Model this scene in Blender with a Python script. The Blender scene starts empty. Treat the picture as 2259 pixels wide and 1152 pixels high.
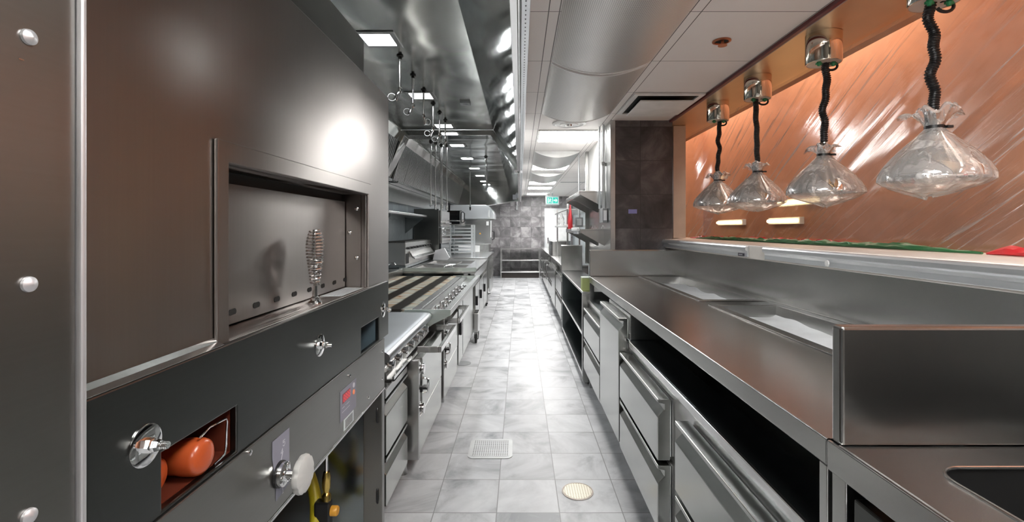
import bpy, bmesh, math, random
from mathutils import Vector, Matrix, noise
random.seed(7)
R = math.radians
PI = math.pi
sc = bpy.context.scene
COL = sc.collection

# ------------------------------------------------------------------ camera, world, exposure
cam_d = bpy.data.cameras.new('camera')
cam = bpy.data.objects.new('camera', cam_d)
COL.objects.link(cam)
cam.location = (0, 0, 1.375)
cam.rotation_euler = (R(90), 0, 0)
cam_d.sensor_width = 36
cam_d.lens = 36*1050/2259
cam_d.shift_x = -(1147-1129.5)/2259
cam_d.shift_y = -(576-505)/2259
cam_d.clip_start = 0.02
sc.camera = cam
w = bpy.data.worlds.new('world')
w.use_nodes = True
w.node_tree.nodes['Background'].inputs[0].default_value = (0.9, 0.93, 1, 1)
w.node_tree.nodes['Background'].inputs[1].default_value = 0.25
sc.world = w
sc.view_settings.view_transform = 'Standard'
sc.view_settings.look = 'None'
sc.view_settings.gamma = 1
sc.view_settings.exposure = 1.55
sc.view_settings.use_curve_mapping = False
sc.cycles.max_bounces = 10
sc.cycles.transparent_max_bounces = 12
sc.cycles.use_denoising = True
sc.cycles.sample_clamp_indirect = 6.0
sc.cycles.caustics_reflective = True
CEIL_E = 14.0      # emission of the ceiling light panels
HOOD_E = 22.0
for k_, y_ in enumerate((-1.0, 1.2, 3.4, 5.3)):   # unseen area lights added to brighten the orange wall beyond the pass
    ld_ = bpy.data.lights.new('dining_fill', 'AREA'); ld_.shape = 'RECTANGLE'; ld_.size = 0.35; ld_.size_y = 1.6
    ld_.energy = 5.0; ld_.color = (1, 0.86, 0.72)
    lo_ = bpy.data.objects.new('dining_fill', ld_); COL.objects.link(lo_); lo_.location = (2.07, y_, 2.85)
      # emission of the hood lights
BACK_E = 2.6

H_CEIL = 2.32

# ------------------------------------------------------------------ materials
def newmat(name):
    m = bpy.data.materials.new(name); m.use_nodes = True
    nt = m.node_tree
    return m, nt, nt.nodes['Principled BSDF']

def N(nt, t, **kw):
    n = nt.nodes.new(t)
    for k, v in kw.items(): setattr(n, k, v)
    return n

def math_n(nt, op, a, b=None, c=None):
    n = N(nt, 'ShaderNodeMath', operation=op)
    for i, v in enumerate((a, b, c)):
        if v is None: continue
        if isinstance(v, (int, float)): n.inputs[i].default_value = v
        else: nt.links.new(v, n.inputs[i])
    return n.outputs[0]

def ramp(nt, fac, stops):
    r = N(nt, 'ShaderNodeValToRGB')
    e = r.color_ramp.elements
    while len(e) < len(stops): e.new(0.5)
    for i, (p, c) in enumerate(stops):
        e[i].position = p
        e[i].color = c if len(c) == 4 else (*c, 1)
    nt.links.new(fac, r.inputs[0])
    return r.outputs[0]

def plain(name, col, rough=0.5, metal=0.0, emit=None, es=0, spec=0.5):
    m, nt, b = newmat(name)
    b.inputs['Base Color'].default_value = (*col, 1)
    b.inputs['Roughness'].default_value = rough
    b.inputs['Metallic'].default_value = metal
    b.inputs['Specular IOR Level'].default_value = spec
    # faint mottling so nothing is a dead flat colour
    tc = N(nt, 'ShaderNodeTexCoord'); nz = N(nt, 'ShaderNodeTexNoise')
    nz.inputs['Scale'].default_value = 9; nt.links.new(tc.outputs['Object'], nz.inputs['Vector'])
    c = ramp(nt, nz.outputs[0], [(0.3, tuple(x*0.93 for x in col)), (0.7, tuple(min(1, x*1.05) for x in col))])
    nt.links.new(c, b.inputs['Base Color'])
    if emit:
        b.inputs['Emission Color'].default_value = (*emit, 1)
        b.inputs['Emission Strength'].default_value = es
    return m

def steel(name, col=(0.56, 0.56, 0.55), rough=0.26, brush=(1, 60, 60), bscale=6, bstr=0.03,
          wave=0.0, wscale=2.5, aniso=0.0, smudge=0.05, arot=0.0, taxis='Z'):
    """brushed stainless: fine lines along one axis, soft dents, faint smears"""
    m, nt, b = newmat(name)
    b.inputs['Metallic'].default_value = 1
    tc = N(nt, 'ShaderNodeTexCoord')
    mp = N(nt, 'ShaderNodeMapping'); mp.inputs['Scale'].default_value = brush
    nt.links.new(tc.outputs['Object'], mp.inputs[0])
    nz = N(nt, 'ShaderNodeTexNoise'); nz.inputs['Scale'].default_value = bscale*0.5
    nz.inputs['Detail'].default_value = 3
    nt.links.new(mp.outputs[0], nz.inputs['Vector'])
    sm = N(nt, 'ShaderNodeTexNoise'); sm.inputs['Scale'].default_value = 3.0
    sm.inputs['Detail'].default_value = 2; sm.inputs['Distortion'].default_value = 0.0
    nt.links.new(tc.outputs['Object'], sm.inputs['Vector'])
    lo = tuple(x*0.985 for x in col)
    mixf = math_n(nt, 'MULTIPLY_ADD', sm.outputs[0], 0.75, math_n(nt, 'MULTIPLY', nz.outputs[0], 0.25))
    k_ = 1 - smudge*1.6      # faint greasy smears only dull the metal a little
    c = ramp(nt, mixf, [(0.35, tuple(x*k_ for x in lo)), (0.65, col)])
    nt.links.new(c, b.inputs['Base Color'])
    b.inputs['Roughness'].default_value = rough
    last = None
    if wave > 0:
        wz = N(nt, 'ShaderNodeTexNoise'); wz.inputs['Scale'].default_value = wscale
        wz.inputs['Detail'].default_value = 0.5; wz.inputs['Distortion'].default_value = 0.2
        nt.links.new(tc.outputs['Object'], wz.inputs['Vector'])
        wb = N(nt, 'ShaderNodeBump'); wb.inputs['Strength'].default_value = 1.0
        wb.inputs['Distance'].default_value = wave
        nt.links.new(wz.outputs[0], wb.inputs['Height'])
        last = wb
    if last: nt.links.new(last.outputs[0], b.inputs['Normal'])
    if aniso:
        b.inputs['Anisotropic'].default_value = aniso
        b.inputs['Anisotropic Rotation'].default_value = arot
        tg = N(nt, 'ShaderNodeTangent'); tg.direction_type = 'RADIAL'; tg.axis = taxis
        nt.links.new(tg.outputs[0], b.inputs['Tangent'])
    return m

def tile_mat(name, axes, off, size, cols, grout, gw=0.004, nscale=3.2, rough=0.45, contrast=0.5):
    """square tiles in plane `axes` (e.g. 'xy'), grout lines at off + k*size; cloudy slate faces"""
    m, nt, b = newmat(name)
    tc = N(nt, 'ShaderNodeTexCoord')
    sp = N(nt, 'ShaderNodeSeparateXYZ'); nt.links.new(tc.outputs['Object'], sp.inputs[0])
    ix = {'x': 0, 'y': 1, 'z': 2}
    line = None; cells = []
    for a, o, s in zip(axes, off, size):
        t = math_n(nt, 'MULTIPLY_ADD', sp.outputs[ix[a]], 1/s, -o/s + 100)
        fr = math_n(nt, 'FRACT', t)
        cells.append(math_n(nt, 'FLOOR', t))
        d = math_n(nt, 'ABSOLUTE', math_n(nt, 'SUBTRACT', fr, 0.5))
        g = math_n(nt, 'GREATER_THAN', d, 0.5 - gw/s/2)
        line = g if line is None else math_n(nt, 'MAXIMUM', line, g)
    cb = N(nt, 'ShaderNodeCombineXYZ')
    nt.links.new(cells[0], cb.inputs[0]); nt.links.new(cells[1], cb.inputs[1])
    wn = N(nt, 'ShaderNodeTexWhiteNoise'); nt.links.new(cb.outputs[0], wn.inputs['Vector'])
    add = N(nt, 'ShaderNodeVectorMath', operation='MULTIPLY_ADD')
    nt.links.new(wn.outputs['Color'], add.inputs[0]); add.inputs[1].default_value = (9, 9, 9)
    nt.links.new(tc.outputs['Object'], add.inputs[2])
    nz = N(nt, 'ShaderNodeTexNoise'); nz.inputs['Scale'].default_value = nscale
    nz.inputs['Detail'].default_value = 9; nz.inputs['Roughness'].default_value = 0.62
    nz.inputs['Distortion'].default_value = 0.7
    nt.links.new(add.outputs[0], nz.inputs['Vector'])
    v = math_n(nt, 'MULTIPLY_ADD', math_n(nt, 'SUBTRACT', wn.outputs['Value'], 0.5), 0.12, nz.outputs[0])
    c = ramp(nt, v, [(0.5-contrast*0.35, cols[0]), (0.5, cols[1]), (0.5+contrast*0.35, cols[2])])
    mx = N(nt, 'ShaderNodeMix', data_type='RGBA')
    nt.links.new(line, mx.inputs[0]); nt.links.new(c, mx.inputs[6]); mx.inputs[7].default_value = (*grout, 1)
    nt.links.new(mx.outputs[2], b.inputs['Base Color'])
    nt.links.new(math_n(nt, 'MULTIPLY_ADD', nz.outputs[0], 0.25, rough-0.12), b.inputs['Roughness'])
    bp = N(nt, 'ShaderNodeBump'); bp.inputs['Strength'].default_value = 0.5; bp.inputs['Distance'].default_value = 0.0015
    h = math_n(nt, 'SUBTRACT', math_n(nt, 'MULTIPLY', nz.outputs[0], 0.6), line)
    nt.links.new(h, bp.inputs['Height']); nt.links.new(bp.outputs[0], b.inputs['Normal'])
    return m

M = {}
M['steel'] = steel('stainless', rough=0.25, wave=0.003)
M['steel_v'] = steel('stainless_vertical_grain', brush=(60, 60, 1), rough=0.27, wave=0.003)
M['steel_y'] = steel('stainless_long_grain', brush=(60, 1, 60), rough=0.27, wave=0.003, wscale=2)
M['oven'] = steel('oven_stainless', col=(0.35, 0.325, 0.31), brush=(60, 60, 1), rough=0.30, wave=0.006, wscale=1.2, bstr=0.03, aniso=0.92, arot=0.25)
M['oven_dark'] = steel('dark_brushed_steel', col=(0.13, 0.135, 0.13), brush=(60, 1, 60), rough=0.28, wave=0.003, wscale=2)
M['oven_ctrl'] = steel('control_panel_steel', col=(0.30, 0.295, 0.28), brush=(60, 1, 60), rough=0.33, wave=0.003)
M['hood'] = steel('hood_stainless', col=(0.66, 0.67, 0.64), brush=(1, 60, 60), rough=0.16, wave=0.03, wscale=1.8, bstr=0.02, smudge=0.05)
M['hood_side'] = steel('hood_side_stainless', col=(0.48, 0.49, 0.475), rough=0.09, wave=0.006, wscale=2.4, bstr=0.01, smudge=0.03)
M['worktop'] = steel('worktop_steel', col=(0.45, 0.44, 0.425), brush=(1, 40, 40), rough=0.27, wave=0.003, wscale=2, bstr=0.05, smudge=0.09)
M['drawer'] = steel('drawer_front_steel', col=(0.52, 0.53, 0.51), brush=(60, 1, 60), rough=0.24, wave=0.003)
M['bright'] = steel('polished_edge', col=(0.72, 0.72, 0.71), rough=0.2, bstr=0.0)
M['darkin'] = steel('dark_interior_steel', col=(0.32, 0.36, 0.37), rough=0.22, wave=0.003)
M['chrome'] = plain('chrome', (0.8, 0.8, 0.8), 0.06, 1)
M['sinkdark'] = plain('dark_sink_steel', (0.05, 0.05, 0.05), 0.35, 0.7)
M['drainsteel'] = plain('matt_steel_cover', (0.66, 0.67, 0.67), 0.5, 0.3)
M['steel_shaded'] = steel('shaded_brushed_stainless', col=(0.36, 0.355, 0.345), brush=(60, 60, 1), rough=0.27, wave=0.003)  # stainless copy with the dimness of the near end put into its colour
M['griddle'] = steel('griddle_steel', col=(0.50, 0.52, 0.54), brush=(60, 1, 60), rough=0.36)
M['chrome_warm'] = plain('warm_chrome', (0.78, 0.72, 0.62), 0.07, 1)
M['iron'] = plain('cast_iron', (0.03, 0.028, 0.025), 0.5, 0.6)
M['black'] = plain('black_plastic', (0.012, 0.012, 0.013), 0.35)
M['rubber'] = plain('black_rubber', (0.02, 0.02, 0.02), 0.7)
M['blackgloss'] = plain('black_glass', (0.006, 0.006, 0.007), 0.08)
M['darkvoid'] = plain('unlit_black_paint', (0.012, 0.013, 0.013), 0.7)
M['white'] = plain('white_paint', (0.82, 0.82, 0.81), 0.45)
M['whiteplastic'] = plain('white_plastic', (0.85, 0.86, 0.86), 0.35)
M['darkwall'] = plain('dark_warm_paint', (0.12, 0.11, 0.10), 0.6)
M['grey'] = plain('grey_paint', (0.34, 0.35, 0.36), 0.5)
M['alu'] = steel('anodised_aluminium', col=(0.86, 0.88, 0.90), brush=(60, 1, 60), rough=0.42, bstr=0.02)
M['beige'] = plain('beige_ledge_laminate', (0.80, 0.76, 0.71), 0.4)
M['yellow'] = plain('yellow_hose', (0.55, 0.45, 0.02), 0.4)
M['brass'] = plain('brass', (0.7, 0.5, 0.15), 0.25, 1)
M['amber'] = plain('amber_plastic', (0.85, 0.42, 0.05), 0.35)
M['orange'] = plain('orange_enamel', (0.42, 0.075, 0.02), 0.28)
M['redreflect'] = plain('red_reflection_lining', (0.10, 0.022, 0.012), 0.3)  # reflection of the orange knob put into the slot lining colour
M['bluegrey'] = plain('blue_grey_enamel', (0.16, 0.22, 0.26), 0.3, 0.5)
M['knobplastic'] = plain('pale_grey_cast_knob', (0.62, 0.62, 0.60), 0.4, 0.2)
M['labelgrey'] = plain('violet_grey_label', (0.26, 0.26, 0.32), 0.45)
M['labelwhite'] = plain('white_label', (0.72, 0.78, 0.80), 0.45)
M['ink'] = plain('black_ink', (0.03, 0.03, 0.04), 0.5)
M['inkgrey'] = plain('pale_ink', (0.55, 0.55, 0.6), 0.5)
M['displayred'] = plain('dark_red_window', (0.22, 0.02, 0.03), 0.3)
M['trimbright'] = plain('satin_bright_trim', (0.70, 0.70, 0.72), 0.42, 0.8)
M['red'] = plain('red_plastic', (0.70, 0.03, 0.04), 0.4)
M['redglow'] = plain('lit_red_digits', (0.4, 0.02, 0.02), 0.4, emit=(1, 0.08, 0.1), es=0.25)
M['buttonglow'] = plain('lit_orange_button', (0.6, 0.2, 0.1), 0.4, emit=(1, 0.3, 0.15), es=0.12)
M['green'] = plain('green_sheet', (0.03, 0.17, 0.06), 0.35)
M['greenclip'] = plain('green_plastic_clip', (0.02, 0.22, 0.09), 0.4)
M['redtape'] = plain('red_tape', (0.75, 0.05, 0.06), 0.35)
M['bluetape'] = plain('violet_blue_tape', (0.33, 0.34, 0.72), 0.5)
M['copper'] = plain('copper_ring', (0.55, 0.22, 0.12), 0.3, 0.8)
M['maroon'] = plain('maroon_gasket', (0.13, 0.02, 0.025), 0.4)
M['marble'] = plain('pale_stone', (0.60, 0.52, 0.46), 0.35)
M['signwhite'] = plain('sign_frame', (0.6, 0.68, 0.68), 0.5)
M['signgreen'] = plain('lit_green_sign', (0.02, 0.5, 0.4), 0.5, emit=(0.02, 0.62, 0.5), es=0.22)
M['signlit'] = plain('lit_white_sign', (0.8, 0.9, 0.9), 0.5, emit=(0.8, 1, 1), es=0.12)
M['carton'] = plain('lime_green_carton', (0.48, 0.55, 0.22), 0.6)
M['cartonlid'] = plain('pale_carton_lid', (0.7, 0.74, 0.66), 0.6)
M['brown'] = plain('dark_brown_kick', (0.05, 0.04, 0.035), 0.5)
M['frost'] = plain('white_frost', (0.82, 0.84, 0.86), 0.5)
def emis(name, col, s):
    m = bpy.data.materials.new(name); m.use_nodes = True
    nt = m.node_tree; nt.nodes.remove(nt.nodes['Principled BSDF'])
    e = N(nt, 'ShaderNodeEmission'); e.inputs[0].default_value = (*col, 1); e.inputs[1].default_value = s
    nt.links.new(e.outputs[0], nt.nodes['Material Output'].inputs[0])
    return m
M['lightpanel'] = emis('lit_ceiling_panel', (1, 0.985, 0.96), CEIL_E)
M['hoodlight'] = emis('lit_hood_lens', (0.95, 0.98, 1), HOOD_E)
M['warmglow'] = emis('lit_warm_tube', (1, 0.74, 0.38), BACK_E)

M['floor'] = tile_mat('grey_slate_floor_tile', 'xy', (-0.113, 0.169), (0.305, 0.305),
                      ((0.26, 0.27, 0.285), (0.55, 0.555, 0.57), (0.70, 0.705, 0.72)), (0.24, 0.24, 0.24), 0.0045, 2.6, 0.40, 0.50)
wall_cols = ((0.026, 0.024, 0.026), (0.080, 0.073, 0.076), (0.21, 0.195, 0.20))
M['wall_xz'] = tile_mat('slate_wall_tile_facing', 'xz', (1.05, 0.20), (0.295, 0.295), wall_cols, (0.035, 0.033, 0.032), 0.004, 3.5, 0.4, 0.6)
M['wall_xz2'] = tile_mat('slate_wall_tile_far', 'xz', (0.02, 0.22), (0.302, 0.302),
                         ((0.12, 0.115, 0.12), (0.24, 0.228, 0.235), (0.44, 0.42, 0.43)), (0.11, 0.105, 0.105), 0.006, 3.5, 0.4, 0.5)
M['wall_yz'] = tile_mat('slate_wall_tile_side', 'yz', (0.1, 0.0), (0.302, 0.302),
                        ((0.10, 0.125, 0.135), (0.19, 0.22, 0.235), (0.33, 0.36, 0.375)), (0.12, 0.13, 0.13), 0.004, 3.0, 0.38, 0.75)
M['ceil'] = plain('ceiling_panel_white', (0.70, 0.665, 0.64), 0.6)
def ceil_mat():
    m, nt, b = newmat('white_ceiling_grid')
    tc = N(nt, 'ShaderNodeTexCoord')
    sp = N(nt, 'ShaderNodeSeparateXYZ'); nt.links.new(tc.outputs['Object'], sp.inputs[0])
    x, y = sp.outputs[0], sp.outputs[1]
    fy = math_n(nt, 'FRACT', math_n(nt, 'MULTIPLY_ADD', y, 1/0.61, -2.68/0.61+50))
    ly = math_n(nt, 'GREATER_THAN', math_n(nt, 'ABSOLUTE', math_n(nt, 'SUBTRACT', fy, 0.5)), 0.5-0.0035)
    line = ly
    for xc in (0.125, 0.172, 0.742, 0.790, 1.295, 1.9):
        d = math_n(nt, 'ABSOLUTE', math_n(nt, 'SUBTRACT', x, xc))
        line = math_n(nt, 'MAXIMUM', line, math_n(nt, 'LESS_THAN', d, 0.0022))
    mx = N(nt, 'ShaderNodeMix', data_type='RGBA')
    nt.links.new(line, mx.inputs[0]); mx.inputs[6].default_value = (0.80, 0.765, 0.745, 1); mx.inputs[7].default_value = (0.10, 0.09, 0.09, 1)
    nt.links.new(mx.outputs[2], b.inputs['Base Color']); b.inputs['Roughness'].default_value = 0.55
    return m
M['ceilgrid'] = ceil_mat()
def perf_mat(name, col, dot, scale, metal, rough):
    m, nt, b = newmat(name)
    tc = N(nt, 'ShaderNodeTexCoord')
    v = N(nt, 'ShaderNodeTexVoronoi'); v.inputs['Scale'].default_value = scale
    v.inputs['Randomness'].default_value = 0.0
    mp = N(nt, 'ShaderNodeMapping'); mp.inputs['Scale'].default_value = (1, 1, 0.02)
    nt.links.new(tc.outputs['Object'], mp.inputs[0]); nt.links.new(mp.outputs[0], v.inputs['Vector'])
    c = ramp(nt, v.outputs['Distance'], [(0.30, dot), (0.36, col)])
    nt.links.new(c, b.inputs['Base Color']); b.inputs['Metallic'].default_value = metal
    b.inputs['Roughness'].default_value = rough
    return m
M['perf'] = perf_mat('perforated_white_steel', (0.70, 0.69, 0.67), (0.34, 0.33, 0.32), 130, 0.35, 0.33)
M['perfdrain'] = perf_mat('perforated_steel_plate', (0.62, 0.63, 0.63), (0.05, 0.05, 0.05), 55, 0.3, 0.4)
def filter_mat():
    m, nt, b = newmat('baffle_filter_steel')
    tc = N(nt, 'ShaderNodeTexCoord')
    wv = N(nt, 'ShaderNodeTexWave'); wv.bands_direction = 'Y'; wv.inputs['Scale'].default_value = 6
    wv.inputs['Distortion'].default_value = 0.3
    nt.links.new(tc.outputs['Object'], wv.inputs[0])
    c = ramp(nt, wv.outputs[0], [(0.35, (0.05, 0.05, 0.05)), (0.6, (0.55, 0.54, 0.52))])
    nt.links.new(c, b.inputs['Base Color']); b.inputs['Metallic'].default_value = 1; b.inputs['Roughness'].default_value = 0.25
    bp = N(nt, 'ShaderNodeBump'); bp.inputs['Distance'].default_value = 0.01
    nt.links.new(wv.outputs[0], bp.inputs['Height']); nt.links.new(bp.outputs[0], b.inputs['Normal'])
    return m
M['filter'] = filter_mat()
def radiant_mat():
    m, nt, b = newmat('heat_stained_radiant')
    tc = N(nt, 'ShaderNodeTexCoord')
    mp = N(nt, 'ShaderNodeMapping'); mp.inputs['Scale'].default_value = (1.2, 4, 1)
    nz = N(nt, 'ShaderNodeTexNoise'); nz.inputs['Scale'].default_value = 2.2; nz.inputs['Detail'].default_value = 3
    nt.links.new(tc.outputs['Object'], mp.inputs[0]); nt.links.new(mp.outputs[0], nz.inputs['Vector'])
    c = ramp(nt, nz.outputs[0], [(0.36, (0.75, 0.74, 0.68)), (0.47, (0.55, 0.58, 0.52)), (0.54, (0.85, 0.80, 0.62)), (0.62, (0.45, 0.17, 0.03)), (0.70, (0.8, 0.75, 0.6))])
    nt.links.new(c, b.inputs['Base Color']); b.inputs['Roughness'].default_value = 0.35; b.inputs['Metallic'].default_value = 0.3
    return m
M['radiant'] = radiant_mat()
def grate_mat():
    m, nt, b = newmat('heat_banded_grate_steel')
    tc = N(nt, 'ShaderNodeTexCoord'); sp = N(nt, 'ShaderNodeSeparateXYZ'); nt.links.new(tc.outputs['Object'], sp.inputs[0])
    nz = N(nt, 'ShaderNodeTexNoise'); nz.inputs['Scale'].default_value = 3.5; nz.inputs['Detail'].default_value = 4
    nt.links.new(tc.outputs['Object'], nz.inputs['Vector'])
    mp = N(nt, 'ShaderNodeMapping'); mp.inputs['Scale'].default_value = (2, 9, 1); nt.links.new(tc.outputs['Object'], mp.inputs[0])
    n2 = N(nt, 'ShaderNodeTexNoise'); n2.inputs['Scale'].default_value = 1.3; nt.links.new(mp.outputs[0], n2.inputs['Vector'])
    t = math_n(nt, 'MULTIPLY_ADD', sp.outputs[0], 1/0.21, 99.78)
    fr = math_n(nt, 'FRACT', math_n(nt, 'MULTIPLY_ADD', nz.outputs[0], 0.12, t))
    band = ramp(nt, fr, [(0.40, (0, 0, 0)), (0.50, (1, 1, 1)), (0.90, (1, 1, 1)), (0.99, (0, 0, 0))])
    light = ramp(nt, n2.outputs[0], [(0.36, (0.45, 0.50, 0.47)), (0.45, (0.72, 0.70, 0.58)), (0.52, (0.60, 0.62, 0.58)), (0.57, (0.42, 0.17, 0.035)), (0.63, (0.76, 0.70, 0.52))])
    mx = N(nt, 'ShaderNodeMix', data_type='RGBA'); nt.links.new(band, mx.inputs[0])
    mx.inputs[6].default_value = (0.025, 0.02, 0.014, 1); nt.links.new(light, mx.inputs[7])
    nt.links.new(mx.outputs[2], b.inputs['Base Color']); b.inputs['Metallic'].default_value = 0.25; b.inputs['Roughness'].default_value = 0.4
    return m
M['grate'] = grate_mat()
def glassy(name, base=(0.95, 0.95, 0.95), opac=0.3, rough=0.12, streak=None, bump=0.004, scale=14, patch=False, gloss=0.8):
    """thin clear plastic: mostly see-through, with glossy folds and milky creases"""
    m = bpy.data.materials.new(name); m.use_nodes = True
    nt = m.node_tree; b = nt.nodes['Principled BSDF']; out = nt.nodes['Material Output']
    b.inputs['Base Color'].default_value = (*base, 1); b.inputs['Roughness'].default_value = rough
    b.inputs['Specular IOR Level'].default_value = 0.5
    tr = N(nt, 'ShaderNodeBsdfTransparent'); mixs = N(nt, 'ShaderNodeMixShader')
    gl = N(nt, 'ShaderNodeBsdfGlossy'); gl.inputs['Roughness'].default_value = rough
    tc = N(nt, 'ShaderNodeTexCoord'); mp = N(nt, 'ShaderNodeMapping')
    nz = N(nt, 'ShaderNodeTexNoise'); nz.inputs['Scale'].default_value = scale; nz.inputs['Detail'].default_value = 5
    nz.inputs['Distortion'].default_value = 0.8
    vec = tc.outputs['Object']
    if streak:
        rot, scl = streak
        r_ = N(nt, 'ShaderNodeMapping'); r_.inputs['Rotation'].default_value = rot
        nt.links.new(vec, r_.inputs[0]); vec = r_.outputs[0]
        mp.inputs['Scale'].default_value = scl
    nt.links.new(vec, mp.inputs[0]); nt.links.new(mp.outputs[0], nz.inputs['Vector'])
    bp = N(nt, 'ShaderNodeBump'); bp.inputs['Distance'].default_value = bump; bp.inputs['Strength'].default_value = 1
    nt.links.new(nz.outputs[0], bp.inputs['Height'])
    nt.links.new(bp.outputs[0], b.inputs['Normal']); nt.links.new(bp.outputs[0], gl.inputs['Normal'])
    fr = N(nt, 'ShaderNodeLayerWeight'); fr.inputs[0].default_value = 0.35
    crease = ramp(nt, nz.outputs[0], [(0.56, (0, 0, 0)), (0.72, (1, 1, 1))])
    if patch:   # creases gather in some places and leave others smooth
        pz = N(nt, 'ShaderNodeTexNoise'); pz.inputs['Scale'].default_value = 1.1; pz.inputs['Detail'].default_value = 2
        nt.links.new(tc.outputs['Object'], pz.inputs['Vector'])
        pm = ramp(nt, pz.outputs[0], [(0.36, (0.12, 0.12, 0.12)), (0.58, (1, 1, 1))])
        crease = math_n(nt, 'MULTIPLY', crease, math_n(nt, 'MULTIPLY', pm, 6.0))
        bp.inputs['Strength'].default_value = 1.0
        nt.links.new(math_n(nt, 'MULTIPLY_ADD', pm, 0.9, 0.1), bp.inputs['Strength'])
    f = math_n(nt, 'MULTIPLY_ADD', crease, opac*0.9, opac*0.35)
    f = math_n(nt, 'MULTIPLY_ADD', fr.outputs['Facing'], opac*(0.15 if patch else 0.8), f)
    f = math_n(nt, 'MINIMUM', f, 0.95)
    nt.links.new(f, mixs.inputs[0]); nt.links.new(tr.outputs[0], mixs.inputs[1]); nt.links.new(b.outputs[0], mixs.inputs[2])
    add = N(nt, 'ShaderNodeMixShader'); fr2 = N(nt, 'ShaderNodeFresnel'); fr2.inputs[0].default_value = 1.45
    nt.links.new(bp.outputs[0], fr2.inputs['Normal'])
    nt.links.new(math_n(nt, 'MULTIPLY', fr2.outputs[0], gloss), add.inputs[0]); nt.links.new(mixs.outputs[0], add.inputs[1]); nt.links.new(gl.outputs[0], add.inputs[2])
    nt.links.new(add.outputs[0], out.inputs[0])
    return m
M['bag'] = glassy('clear_bag_plastic', base=(1, 0.99, 0.98), opac=0.48, rough=0.1, bump=0.006, scale=22)
M['film'] = glassy('clear_dust_sheet', opac=0.14, rough=0.14, streak=((R(33), 0, 0), (1, 1.0, 30)), bump=0.0012, scale=1.6, patch=True, gloss=0.22)
M['terracotta'] = plain('terracotta_dining_wall', (0.56, 0.275, 0.155), 0.8)
M['soffit'] = steel('warm_brushed_soffit', col=(0.80, 0.60, 0.40), brush=(60, 1, 60), rough=0.4, bstr=0.05)

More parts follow.
